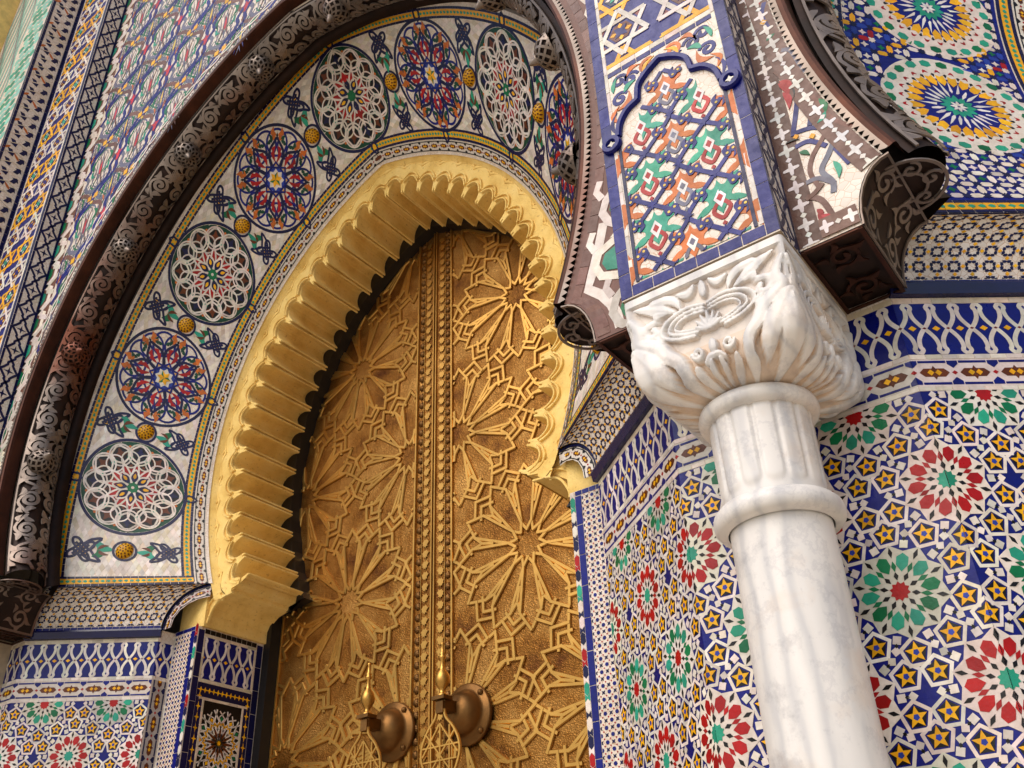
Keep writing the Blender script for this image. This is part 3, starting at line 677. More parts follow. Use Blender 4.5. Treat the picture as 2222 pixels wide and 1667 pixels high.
# dark block over the pier, behind the metal soffit
prism('lintel_block', [(XN+.03,YN+.01),(XR-.03,YN+.01),(XR-.03,.48),(XN+.03,.48)], 2.95, 6.2, 'grout', pw)
prism('lintel_block', [(-XN-.03,YN+.01),(-XR,YN+.01),(-XR,.48),(-XN-.03,.48)], 2.95, 9.0, 'grout', lj)
bw = thing('sky_blocker', 'added backing block behind the doors and arches that keeps sky out of the gaps', 'wall', (0,.7,0)); box('masonry', -5.5, 7.5, .51, .95, 0, 9.2, 'grout', bw)  # unseen block added to stop sky leaking through gaps between the parts
for sx_, X0_ in ((-1, 0.), (1, 0.), (-1, GP)): box('springer', min(X0_+sx_*.985, X0_+sx_*1.16), max(X0_+sx_*.985, X0_+sx_*1.16), .014, .5, 2.951, 3.11, 'stucco', lj if sx_ < 0 and X0_ == 0 else pw)
# ------------------------------------------------------------------ ring of medallions
def border(parent, fm, L0, L1):
    """blue-yellow-blue edging along both rims and the foot of the ring"""
    p = []
    for v0, s_ in ((.062, 1), (RW-.006, -1)):
        a, b_, c_, d = v0, v0+s_*.011, v0+s_*.040, v0+s_*.051
        p += bricks(L0, L1, min(a, b_), max(a, b_), .032, 'navy'); p += bricks(L0, L1, min(c_, d), max(c_, d), .032, 'navy')
        p.append((lambda q: q)(ribbon(np.stack([np.linspace(L0, L1, 160), np.full(160, (b_+c_)/2)], -1), .027, 'yellow', .0010)))
        for x in np.arange(L0+.012, L1, .024): p.append(poly(leaf(x-.009, (b_+c_)/2, x+.010, (b_+c_)/2, .013), 'teal', .0018))
    return p
def ring(X0, t1, label, name='tiled_arch_ring', meds=True):
    th = thing(name, label, 'arch', (X0, -.2, ZB)); fm = ringmap(X0)
    nu = int(130*t1); uu = np.linspace(0, t1, nu); g = fm(*[a.ravel() for a in np.meshgrid(uu*LM, np.linspace(-.01, RW+.012, 7), indexing='ij')], np.zeros(nu*7)).reshape(nu, 7, 3)
    bed = grid_mesh('ring_bed', g, 'tile_bed', th)
    L1 = t1*LM
    put(bed, 'border_tile', border(bed, fm, .012, L1-.012*(t1 == 2)), fm, 120, rest='border_tiles')
    put(bed, 'band_tile', chain(0, L1, .004, .058, .082, 0, 'black', 'brown'), fm, 90, rest='band_tiles')
    ends = [(.0, 1)]+([(L1, -1)] if t1 == 2 else [])
    for e0, s_ in ends:
        p = []
        for k, (c_, w_) in enumerate((('navy',.010),('yellow',.026),('navy',.010))):
            a = e0+s_*(.001, .012, .039)[k]; b_ = a+s_*w_; p += bricks(min(a,b_), max(a,b_), .064, RW-.006, .032, c_, False, .0022)
        for v in np.arange(.08, RW-.02, .024): p.append(poly(leaf(e0+s_*.025, v-.009, e0+s_*.025, v+.010, .013), 'teal', .0028))
        put(bed, 'border_tile', p, fm, 30, rest='border_tiles')
    if not meds:
        q = []; R = .150
        cs = [(.155*LM, .335), (.30*LM, .335), (.445*LM, .335), (.59*LM, .335)]
        for cx, cy in cs: q += xf(zell_rosette(R), PI/2, cx, cy)
        pt_ = .048; q = [slab(.05, L1, .118, RW-.06, 'blue', .0005)]+q
        for i in range(int((L1-.05)/pt_)):
            for j in range(int((RW-.18)/pt_)+1):
                x = .07+i*pt_; v = .140+j*pt_
                if min(math.hypot(x-cx, v-cy) for cx, cy in cs) < R*1.30: continue
                d = min(math.hypot(x-cx_, v-.335+s_*.175) for s_ in (-1, 1) for cx_ in (.083*LM, .228*LM, .373*LM, .518*LM))
                cc = 'red' if d < .035 else 'yellow' if d < .085 else 'white'
                for a, ox, oy in ((0,.5,0),(PI/2,0,.5)):
                    q.append(poly(rotp([(-.019,0),(-.009,.0085),(.009,.0085),(.019,0),(.009,-.0085),(-.009,-.0085)], a, x+ox*pt_, v+oy*pt_), cc if (i+j) % 2 or cc == 'white' else 'lblue', .0012))
                q.append(poly(starp(x+pt_/2, v+pt_/2, .0125, .006, 4, 0), 'green' if (i*3+j*5) % 7 < 2 else 'white', .0012))
                q.append(poly(starp(x, v, .0125, .0085, 8), 'navy' if cc != 'red' else 'white', .0014))
        put(bed, 'mosaic_tile', q, fm, 200, rest='mosaic_tiles', minarea=.0001); return th
    # lozenge field
    tc_ = [.1775+.2056*k for k in range(5)]; tc_ += [2-a for a in tc_[3::-1]]; vc = .355; R = .262
    bt = [.062]+[(tc_[i]+tc_[i+1])/2 for i in range(8)]+[1.938]
    p = []; du, dv = .050, .026; k = 0
    for u in np.arange(.07, L1-.06, du/2):
        for v in np.arange(.122+(dv/2 if k % 2 else 0), RW-.066, dv):
            if all(math.hypot(u-t_*LM, v-vc) > R*.98 for t_ in tc_): p.append(poly(dia(u, v, du/2-.0007, dv/2-.0005), 'white' if rng.random() < .75 else 'cream', .0007))
        k += 1
    put(bed, 'lozenge_tile', p, fm, 200, rest='lozenge_tiles')
    for i, t_ in enumerate(tc_):
        kind = i % 2 == 1; cx = t_*LM; Vd, Fd, _, _ = disc(cx, vc, R, 'white', 0, 48, 8)
        md = mesh_obj('medallion', fm(Vd[:,0], Vd[:,1], np.full(len(Vd), .0005)), Fd, 'tile_bed', th, label='round medallion with red palmettes in blue loops' if kind else 'round medallion of white interlaced straps round a red star')
        q = medallion_red(R) if kind else medallion_strap(R)
        lay(md, 'tile', xf(q, PI/2+(PI/8 if kind else 0)*0, cx, vc), fm, 60, rest='small_tiles')
        for s_ in (-1, 1):
            e = [(0,0),(.02,.018),(.045,.018),(.062,0),(.045,-.018),(.02,-.018)]; lay(md, 'clasp', xf([ribbon(np.array(e), .010, 'navy', .003, True), poly(dia(.031,0,.016,.010), 'yellow', .002)], s_*PI/2, cx, vc+s_*R*.93), fm, 0, rest='clasp', stuff=False)
    q = []
    for i, t_ in enumerate(bt):
        u = t_*LM; dirn = 1
        P = fm(np.array([u]), np.array([vc]), np.array([0.]))[0]; N = fm(np.array([u]), np.array([vc]), np.array([1.]))[0]-P
        A = fm(np.array([u+.01]), np.array([vc]), np.array([0.]))[0]-P; A /= np.linalg.norm(A); B = np.cross(N, A)
        g = []
        for j in range(9):
            el = PI/2*j/8; g.append([P+(A*math.cos(a)+B*math.sin(a))*.041*math.cos(el)+N*.030*math.sin(el) for a in np.linspace(0, 2*PI, 20, endpoint=False)])
        g = np.array(g); F = []; cl = []
        V = g.reshape(-1, 3)
        for a in range(8):
            for b_ in range(20): F.append((a*20+b_, a*20+(b_+1) % 20, (a+1)*20+(b_+1) % 20, (a+1)*20+b_)); cl.append(C['yellow'])
        bs = mesh_obj('tile_boss', V, F, 'zellige', th, smooth=True, cols=np.array(cl)*.85, label='domed ochre boss with dark dots')
        dots = []
        for ri, cnt in ((.0,1),(.014,6),(.026,10),(.036,14)):
            for c_ in range(cnt): dots.append((ri, 2*PI*(c_+(ri > .02)*.5)/cnt))
        def fb(U, V2, h):
            rr_ = np.hypot(U, V2); zz = .030*np.sqrt(np.clip(1-(rr_/.041)**2, 0, 1)); return P+np.outer(U, A)+np.outer(V2, B)+np.outer(zz+h, N)
        lay(bs, 'dots', [poly(circ(*pol(r_, a), .0040, 6), 'brown', .0012) for r_, a in dots], fb, 0, rest='dots', stuff=False)
        lay(th, 'boss_ring', [ribbon(ring_pts(u, vc, .050, 28), .011, 'navy', .0024, True)], fm, 0, rest='boss_ring', stuff=False)
        kp = knot(.085)
        for s_, kk in ((1, 1.0), (-1, .92)):
            v = vc+s_*(.205 if s_ > 0 else .185)
            for pc, nm, off in ((xf(knot(.140*kk), 0 if s_ < 0 else PI, u, vc+s_*.190), 'knot', 0), (xf(sprig(.105*kk), 0 if s_ > 0 else PI, u, vc+s_*.105), 'leaf_sprig', 0)):
                if i in (0, 9): pc = crect(pc, .055, LM*2-.055, .1, RW)
                if pc: lay(th, nm, pc, fm, 0, rest=nm, stuff=False)
    return th
ring(0., 2., 'white tiled splay of round medallions circling the yellow scalloped arch')
ring(GP, .66, 'splay with blue and yellow sunburst rosettes beyond the marble column', meds=False)
# ------------------------------------------------------------------ yellow scalloped arch
def strap3(P, w_, h, closed=False):
    """raised strap: returns V(u,v,h) rows and faces, chamfered section"""
    P = np.asarray(P, float); n_ = len(P)
    if closed: T = np.roll(P, -1, 0)-np.roll(P, 1, 0)
    else: T = np.empty_like(P); T[1:-1] = P[2:]-P[:-2]; T[0] = P[1]-P[0]; T[-1] = P[-1]-P[-2]
    T /= np.linalg.norm(T, axis=1, keepdims=True)+1e-12; N = np.stack([-T[:,1], T[:,0]], -1)
    sec = [(-.5,-.002),(-.5,h*.55),(-.32,h),(.32,h),(.5,h*.55),(.5,-.002)]
    V = np.concatenate([np.c_[P+N*(a*w_), np.full(n_, z)] for a, z in sec]); F = []
    for k in range(5):
        for i in range(n_ if closed else n_-1):
            j = (i+1) % n_; F.append((k*n_+i, (k+1)*n_+i, (k+1)*n_+j, k*n_+j))
    if not closed: F.append(tuple(k*n_ for k in range(6))); F.append(tuple(k*n_+n_-1 for k in range(6))[::-1])
    return V, F
def merge(parts):
    V, F, o_ = [], [], 0
    for v, f in parts: V.append(np.asarray(v)); F += [tuple(i+o_ for i in g) for g in f]; o_ += len(v)
    return np.concatenate(V), F
YF = .045
AZ0, AZ1 = math.asin((3.138-CU[1])/CU[2]), math.acos(CU[0]/CU[2])
def arch_pt(cv, a, off=0.):
    # the angle is stretched with the radius so that both halves still meet on the axis
    R_ = cv[2]+off; a = AZ0+(a-AZ0)*(math.acos(cv[0]/R_)-AZ0)/(AZ1-AZ0) if a > AZ0 else a
    return np.array([R_*math.cos(a)-cv[0], cv[1]+R_*math.sin(a)])
def flute_arch(X0, n_lobes, amax_frac, sides, label):
    th = thing('scalloped_arch', label, 'arch', (X0, .2, 2.95))
    a0 = AZ0; a1 = math.acos(CU[0]/CU[2]); NL = 19; da = (a1-a0)/NL
    for sx in sides:
        for k in range(int(NL*amax_frac)):
            aa, parts = a0+da*k, []
            prof = []; rid = .12
            for t_, o_ in [(0,.012),(.030,.012),(.034,.0),(.055,-.003),(.095,-.003),(.112,.002),(.118,.016)]: prof.append((aa+da*t_, o_))
            for q in np.linspace(.04, .96, 19): prof.append((aa+da*(.118+.764*q), .016+.070*math.sin(PI*q)**.52))
            for t_, o_ in [(.882,.016),(.888,.002),(.905,-.003),(.945,-.003),(.966,.0),(.970,.012),(1,.012)]: prof.append((aa+da*t_, o_))
            wob = rng.normal(0, .0010, len(prof))
            I = [arch_pt(CU, a, o_+w_) for (a, o_), w_ in zip(prof, wob)]
            O = [arch_pt(CU, a, .135) for a, _ in prof]
            # outer edge lies on the ring's inner curve: same centre, larger radius
            Q = [arch_pt(IN, a, -.0) for a, _ in prof]
            ys = np.linspace(YF+.006, YR, 6); rowsI = [[(X0+sx*p[0], y, p[1]) for p in I] for y in ys]
            front = [[(X0+sx*p[0], YF, p[1]) for p in [arch_pt(CU, a, o_+.004) for a, o_ in prof]], [(X0+sx*p[0], YF-.004, p[1]) for p in O], [(X0+sx*p[0], YF-.008, p[1]) for p in [arch_pt(CU, a, .165) for a, _ in prof]], [(X0+sx*p[0], .004, p[1]) for p in Q]]
            G = np.array(front[::-1]+rowsI); nu, nv = G.shape[:2]; V = G.reshape(-1, 3); F = [(i*nv+j, (i+1)*nv+j, (i+1)*nv+j+1, i*nv+j+1) for i in range(nu-1) for j in range(nv-1)]
            if sx < 0: F = [f[::-1] for f in F]
            parts.append((V, F))
            def fm(U, Vv, h): return np.stack([X0+sx*np.asarray(U), YF-.003-np.asarray(h), np.asarray(Vv)], -1)
            am = aa+da/2
            for rad, w_, rng_ in ((.018,.008,.56),(.040,.009,.62)):
                P = []
                for t_ in np.linspace(-rng_, rng_, 15)*1.0:
                    q = .5+t_*.74; q = min(max(q, .02), .98); P.append(arch_pt(CU, aa+da*q, .012+rad+.058*math.sin(PI*q)**.7))
                v, f = strap3(np.array(P), w_, .010); parts.append((fm(v[:,0], v[:,1], v[:,2]), f if sx > 0 else [g[::-1] for g in f]))
            # scalloped line with a small ring, every second lobe
            P = [arch_pt(CU, am+da*t_, .145+.022*math.cos(PI*t_)) for t_ in np.linspace(-.5, .5, 9)]
            v, f = strap3(np.array(P), .007, .008); parts.append((fm(v[:,0], v[:,1], v[:,2]-.001), f if sx > 0 else [g[::-1] for g in f]))
            c0 = arch_pt(CU, aa, .170); v, f = strap3(np.array(circ(c0[0], c0[1], .0085, 10)), .004, .006, True); parts.append((fm(v[:,0], v[:,1], v[:,2]+.004), f if sx > 0 else [g[::-1] for g in f]))
            V, F = merge(parts); mesh_obj('flute', V, F, 'stucco', th)
        # corbel: the bracket at the springing
        pr = [(1.0,2.952),(.994,2.990),(.970,3.034),(.922,3.066),(.862,3.078),(.850,3.084),(.848,3.098),(.824,3.102),(.802,3.106),(.797,3.134),(.812,3.140)]
        top = (hwc(IN, 3.138),)
        out = [(top[0], 3.140), (.985,3.136), (1.03,3.118), (1.085,3.062), (1.112,3.0), (1.112,2.952)]
        ny = 6; ys = np.linspace(YF-.01, YR+.01, ny); V = [(X0+sx*x, y, z) for y in ys for x, z in pr]; n_ = len(pr)
        F = [(i*n_+j, i*n_+j+1, (i+1)*n_+j+1, (i+1)*n_+j) for i in range(ny-1) for j in range(n_-1)]
        b0 = len(V); fp = pr+[(X0*0+x, z) for x, z in out]; V += [(X0+sx*x, YF-.01, z) for x, z in fp]; F.append(tuple(range(b0, b0+len(fp))))
        V += [(X0+sx*x, .0, z) for x, z in fp[len(pr):]]; e0 = b0+len(fp)
        parts = [(np.array(V), F)]
        for P in ([(.985,2.965),(.972,3.0),(.945,3.04),(.90,3.064),(.83,3.072)], [(1.03,2.965),(1.015,3.02),(.97,3.07),(.91,3.09)]):
            v, f = strap3(smooth(P, 4), .010, .010); parts.append((np.stack([X0+sx*v[:,0], YF-.01-v[:,2], v[:,1]], -1), f))
        V, F = merge(parts); mesh_obj('corbel', V, F, 'stucco', th)
        
    return th
flute_arch(0., 19, 1.0, (-1, 1), 'yellow stucco arch of deep scalloped flutes over the brass door')
flute_arch(GP, 19, .62, (-1,), 'edge of another yellow scalloped arch beyond the marble column')
# dark timber arch behind the flutes
af = thing('arch_frame', 'black timber frame between the yellow flutes and the brass door', 'frame', (0,.4,0))
for sx in (-1, 1):
    g = []
    a0 = math.asin((3.12-CU[1])/CU[2]); a1 = math.acos(CU[0]/CU[2])
    A = [(1.0, 0.0), (1.0, 3.09)]+[tuple(arch_pt(CU, a, .10)) for a in np.linspace(a0, a1, 40)]
    B = [(.955, 0.0), (.955, 3.09)]+[tuple(arch_pt(CU, a, .004+.012*abs(math.sin(k*1.5)))) for k, a in enumerate(np.linspace(a0, a1, 40))]
    g = np.array([[(sx*x, .372, z) for x, z in A], [(sx*x, .372, z) for x, z in B], [(sx*(x-.003), .437, z) for x, z in B]])
    grid_mesh('timber', g, 'black_wood', af, smooth=False)
# ------------------------------------------------------------------ brass door leaves
def clipseg(a, b_, x0, x1, y0, y1):
    t0, t1 = 0., 1.; d = b_-a
    for p_, q_ in ((-d[0], a[0]-x0), (d[0], x1-a[0]), (-d[1], a[1]-y0), (d[1], y1-a[1])):
        if abs(p_) < 1e-12:
            if q_ < 0: return None
        else:
            r_ = q_/p_
            if p_ < 0: t0 = max(t0, r_)
            else: t1 = min(t1, r_)
    return (a+d*t0, a+d*t1) if t1-t0 > 1e-3 else None
def star_segments():
    """polylines of a twelve-fold rosette, unit radius = half the lattice spacing"""
    D = PI/180; rt_, rn, ro = .27, .165, .78; L = []
    for k in range(12):
        a = 30*k*D
        N0 = pol(rn, a); Tm, Tp = pol(rt_, a-15*D), pol(rt_, a+15*D); hw = .118
        om = (ro*1.0, -hw*1.18); op = (ro*1.0, hw*1.18); R_ = lambda p: tuple(rotp([p], a)[0])
        L.append([N0, Tp, R_(op), pol(.985, a)]); L.append([N0, Tm, R_(om), pol(.985, a)])
        # little house between two petals
        b_ = a+15*D; q = pol(.655, b_); e1 = R_((.86, .10)); 
        o2 = tuple(rotp([(ro, -hw*1.18)], a+30*D)[0])
        L.append([R_(op), pol(.66, b_), o2]); L.append([R_((.885,.066)), pol(1.02, b_), tuple(rotp([(.885,-.066)], a+30*D)[0])])
        L.append([pol(.80, b_-.16), pol(.905, b_), pol(.80, b_+.16)]); L.append([pol(.50, b_-.005), pol(.66, b_)])
    return L
def leaf_door(sx):
    side = 'left' if sx < 0 else 'right'
    th = thing('door_leaf', 'engraved brass door leaf next to ' + ('the jamb reveal of gold tile stars' if sx < 0 else 'the blue edged jamb by the column'), 'door', (sx*.5, YD, 0), 'brass door leaves')
    Z1 = 5.02
    box('panel', min(sx*.003, sx*1.0), max(sx*.003, sx*1.0), YD, YD+.06, 0, Z1, 'door_brass', th)
    def fm(U, V, h): return np.stack([sx*np.asarray(U), YD-np.asarray(h), np.asarray(V)], -1)
    def add(name, v, f, mat, par=th, sm=False): return mesh_obj(name, fm(v[:,0], v[:,1], v[:,2]), f if sx > 0 else [g[::-1] for g in f], mat, par, smooth=sm)
    # lattice of rosettes
    S = .73; R_ = S/2; segs = star_segments(); x0, x1 = .124, .935; zc = 3.692; cnt = 0
    pts = [(.509-.355*2+.355*i, zc+.638*j+(0)) for j in range(-5, 4) for i in range(0, 6) if (i+j) % 2 == 1]
    zlow = 1.85
    # i = 1 -> x .154, i = 2 -> .509; rows of j even carry edge stars
    low = []
    for cx, cz in pts:
        if not (-.4 < cx < 1.5 and zlow-.5 < cz < Z1+.5): continue
        for li, L in enumerate(segs):
            for a, b_ in zip(L[:-1], L[1:]):
                s_ = clipseg(np.array(a)*R_+[cx, cz], np.array(b_)*R_+[cx, cz], x0, x1, zlow, Z1)
                if s_ is None: continue
                A, B = s_; d = (B-A)/np.linalg.norm(B-A); A = A-d*.004; B = B+d*.004
                v, f = strap3(np.array([A, (A+B)/2, B]), .0175, .0080+.0018*(li % 2)+.0004*rng.random())
                if cnt < 300: add('strap', v, f, 'strap_brass'); cnt += 1
                else: low.append((v, f))
    # straps round the triangular centres
    for cx, cz in pts:
        for s_ in (-1, 1):
            tx, tz = cx+s_*S/2/1.0*0, cz
    if low: v, f = merge(low); o = add('small_straps', v, f, 'strap_brass'); o['kind'] = 'stuff'
    # stiles
    for a, b_, h in ((.104,.116,.012),(.940,.952,.012),(.004,.012,.010),(.066,.069,.006)):
        v, f = strap3(np.array([((a+b_)/2, 0.), ((a+b_)/2, 2.5), ((a+b_)/2, Z1)]), b_-a, h); add('stile_rail', v, f, 'strap_brass')
    ll = np.array([(-.020,-.004),(-.008,.010),(-.012,.020),(-.002,.016),(.0,.026),(.006,.018),(.012,.022),(.014,.012),(.020,.013),(.018,.004),(.0225,-.003),(.014,-.008),(.010,-.016),(.0,-.012),(-.008,-.018),(-.012,-.009)])
    ll = ll*[1,-1]
    pv = [np.array([(x_*.92, y_*.95, .004) for x_, y_ in ll]+[(x_*.92, y_*.95, .0) for x_, y_ in ll])]; n_ = len(ll)
    lf = [tuple(range(n_))]+[(i, n_+i, n_+(i+1) % n_, (i+1) % n_) for i in range(n_)]
    me_leaf = me_stud = None
    for xs, xl, hz in ((.083, .042, True), (.974, None, False)):
        for z in np.arange(1.9, 4.98, .0505):
            if xl:
                if me_leaf is None: o = add('leaf_ornament', pv[0]+[xl, 0, .002], lf, 'strap_brass'); me_leaf = o.data
                else: o = bpy.data.objects.new('leaf_ornament', me_leaf); COL.objects.link(o); adopt(o, th)
                o.location.z = z
            if me_stud is None:
                g = []
                for j in range(5):
                    el = PI/2*j/4
                    for a in np.linspace(0, 2*PI, 16, endpoint=False): g.append((xs+.0165*math.cos(el)*math.cos(a)*(1-.10*(j < 4)*math.cos(8*a)), .0165*math.cos(el)*math.sin(a)*(1-.10*(j < 4)*math.cos(8*a)), .013*math.sin(el)))
                F = [(j*16+i, j*16+(i+1) % 16, (j+1)*16+(i+1) % 16, (j+1)*16+i) for j in range(4) for i in range(16)]
                o = add('stud', np.array(g), F, 'dark_brass', sm=False); me_stud = o.data; o.location.z = z+.02
            else:
                o = bpy.data.objects.new('stud', me_stud); COL.objects.link(o); adopt(o, th); o.location.z = z+.02; o.location.x = sx*(xs-.083)
    # knocker
    kx, kz = .196, 2.4285
    def lathe_y(name, prof, mat, par, n_=36):
        g = [[(sx*(kx+r_*math.cos(a)), y, kz+r_*math.sin(a)) for a in np.linspace(0, 2*PI, n_, endpoint=False)] for r_, y in prof]; return grid_mesh(name, g, mat, par, closed_v=True)
    kn = lathe_y('knocker', [(.118,YD-.012),(.118,YD-.022),(.112,YD-.027),(.100,YD-.029),(.094,YD-.034),(.088,YD-.036),(.085,YD-.050),(.074,YD-.078),(.055,YD-.098),(.03,YD-.108),(.001,YD-.110)], 'dark_brass', th)
    kn['label'] = 'domed brass knocker with finial and pierced hanging plate'
    for a in (.75, 2.35, 3.95, 5.5):
        g = [[(sx*(kx+.102*math.cos(a)+.013*math.cos(e)*math.cos(q)), YD-.029-.013*math.sin(e), kz+.102*math.sin(a)+.013*math.cos(e)*math.sin(q)) for q in np.linspace(0, 2*PI, 10, endpoint=False)] for e in np.linspace(0, PI/2, 4)]
        grid_mesh('bolt', g, 'dark_brass', kn, closed_v=True, smooth=False)
    yb = YD-.155
    box('bracket', sx*kx-.020, sx*kx+.020, yb-.02, YD-.085, kz-.012, kz+.030, 'dark_brass', kn)
    box('bracket_cap', sx*kx-.030, sx*kx+.030, yb-.040, yb+.012, kz+.026, kz+.040, 'dark_brass', kn)
    box('bracket_tongue', sx*kx-.017, sx*kx+.017, yb-.030, yb+.0, kz-.022, kz+.020, 'dark_brass', kn)
    z0 = kz+.038
    lathe('finial', [(.022,z0),(.022,z0+.008),(.013,z0+.014),(.011,z0+.028),(.017,z0+.034),(.027,z0+.052),(.029,z0+.068),(.024,z0+.088),(.013,z0+.102),(.010,z0+.112),(.007,z0+.140),(.014,z0+.148),(.014,z0+.154),(.008,z0+.158),(.013,z0+.164),(.007,z0+.170),(.005,z0+.196),(.008,z0+.202),(.006,z0+.209),(.001,z0+.212)], sx*kx, yb-.012, 'strap_brass', kn, n=24)
    # pierced hanging plate
    yk = yb-.02; pts_ = smooth([(.018,0),(.026,-.03),(.062,-.07),(.088,-.12),(.090,-.17),(.060,-.23),(.0,-.26),(-.060,-.23),(-.090,-.17),(-.088,-.12),(-.062,-.07),(-.026,-.03),(-.018,0)], 4)
    pp = [strap3(pts_, .010, .006)]
    for a, b_ in (((-.088,-.13),(.088,-.13)),((-.07,-.08),(.05,-.22)),((.07,-.08),(-.05,-.22)),((0,-.05),(0,-.25)),((-.045,-.06),(-.045,-.23)),((.045,-.06),(.045,-.23)),((-.08,-.18),(.08,-.18)),((0,-.05),(-.085,-.16)),((0,-.05),(.085,-.16))):
        pp.append(strap3(np.array([a, (np.array(a)+b_)/2, b_]), .008, .005+.0007*len(pp)/4))
    v, f = merge(pp); mesh_obj('hanging_plate', np.stack([sx*kx+v[:,0], yk-v[:,2], kz-.01+v[:,1]], -1), f, 'strap_brass', kn)
    return th
leaf_door(-1); leaf_door(1)
# ------------------------------------------------------------------ pierced metal cornices
FA0 = math.asin((3.09-FL[1])/FL[2]); FA1 = math.acos(FL[0]/FL[2]); FLn = FL[2]*(FA1-FA0)
def corP(u, d, y, X0):
    u = np.asarray(u, float); mir = u > FLn; uu = np.where(mir, 2*FLn-u, u); a = FA0+uu/FL[2]; R_ = FL[2]-np.asarray(d)
    x = -(R_*np.cos(a)-FL[0]); x = np.where(mir, -x, x); return np.stack(np.broadcast_arrays(x+X0, np.asarray(y, float), FL[1]+R_*np.sin(a)), -1)
TR, TY, TD = .096, -.600, .030
def tubemap(X0, r0=TR):
    def f(U, V, h):
        ph = np.asarray(V)/TR; R_ = r0+np.asarray(h); return corP(U, TD+R_*np.cos(ph), TY-R_*np.sin(ph), X0)
    return f
def spiral(x, y, r0, r1, turns, a0, s_=1, n_=30):
    return np.array([(x+(r0+(r1-r0)*t_)*math.cos(a0+s_*2*PI*turns*t_), y+(r0+(r1-r0)*t_)*math.sin(a0+s_*2*PI*turns*t_)) for t_ in np.linspace(0, 1, n_)])
def fret_cell(L):
    """one repeat of pierced scrollwork; u 0..L, v -.128 .. .104"""
    q = []; H = 'bronze'
    for cy, s_ in ((.050, 1), (-.062, -1)):
        sp = spiral(.075, cy, .047, .006, 1.55, PI*.5*s_, -s_); wd = np.linspace(.017, .021, len(sp)); q.append(ribbon(sp, wd, H, .004)); q.append(poly(circ(sp[-1][0], sp[-1][1], .010, 10), H, .0042))
        sp = spiral(.235, cy*.92, .040, .006, 1.35, PI*1.1, s_); q.append(ribbon(sp, np.linspace(.015, .019, len(sp)), H, .0041)); q.append(poly(circ(sp[-1][0], sp[-1][1], .009, 10), H, .0043))
        P = smooth([(0,cy*.2),(.03,cy*.5),(.04,cy*1.2),(.075,cy*1.95),(.13,cy*1.5),(.155,cy*.6),(.19,cy*.25),(.20,cy*1.2),(.25,cy*1.85),(L,cy*.9)], 4); q.append(ribbon(P, .013, H, .0036))
        for x, y, dx, dy, w_, b_ in ((.115,cy*1.0,.045,s_*.050,.022,.3),(.120,cy*.4,.030,-s_*.020,.018,-.2),(.020,cy*1.55,.035,s_*.020,.017,.2),(.165,cy*1.6,.040,s_*.012,.019,-.3),(.280,cy*.3,.030,s_*.035,.020,.25),(.02,cy*.3,.03,s_*.012,.014,.2),(.275,cy*1.6,.032,-s_*.012,.017,.3),(.055,cy*.05,.05,s_*.012,.016,.3)):
            q.append(poly(leaf(x, y, x+dx*1.2, y+dy*1.2, w_*1.35, b_), H, .0045))
        q.append(poly(leaf(.165,cy*.2,.185,cy*1.0,.020,.2), H, .0044))
    for i in range(-2, 3):
        for s_ in (-1, 1): q.append(ribbon(np.array([(.150+i*.011-.024, -.030*s_),(.150+i*.011, 0),(.150+i*.011+.024, .030*s_)]), .0058, H, .0038+.0003*s_))
    return [(V*[L/.32, 1], F, c, h) for V, F, c, h in q]
def fret_panel(w_, h_):
    q = []; n1 = max(1, round(w_/.12)); n2 = max(1, round(h_/.10))
    for i in range(n1):
        for j in range(n2):
            x = w_*(i+.5)/n1; y = h_*(j+.5)/n2; s_ = 1 if (i+j) % 2 else -1
            sp = spiral(x, y, .040, .006, 1.4, i*1.7+j, s_); q.append(ribbon(sp, np.linspace(.008, .013, len(sp)), 'bronze', .004))
            for k in range(5): a = k*1.26+i; q.append(poly(leaf(x+.035*math.cos(a), y+.035*math.sin(a), x+.066*math.cos(a+.5), y+.066*math.sin(a+.5), .016, .3), 'bronze', .0044))
    return crect(q, 0, w_, 0, h_)
C['bronze'] = lin(150,134,122)
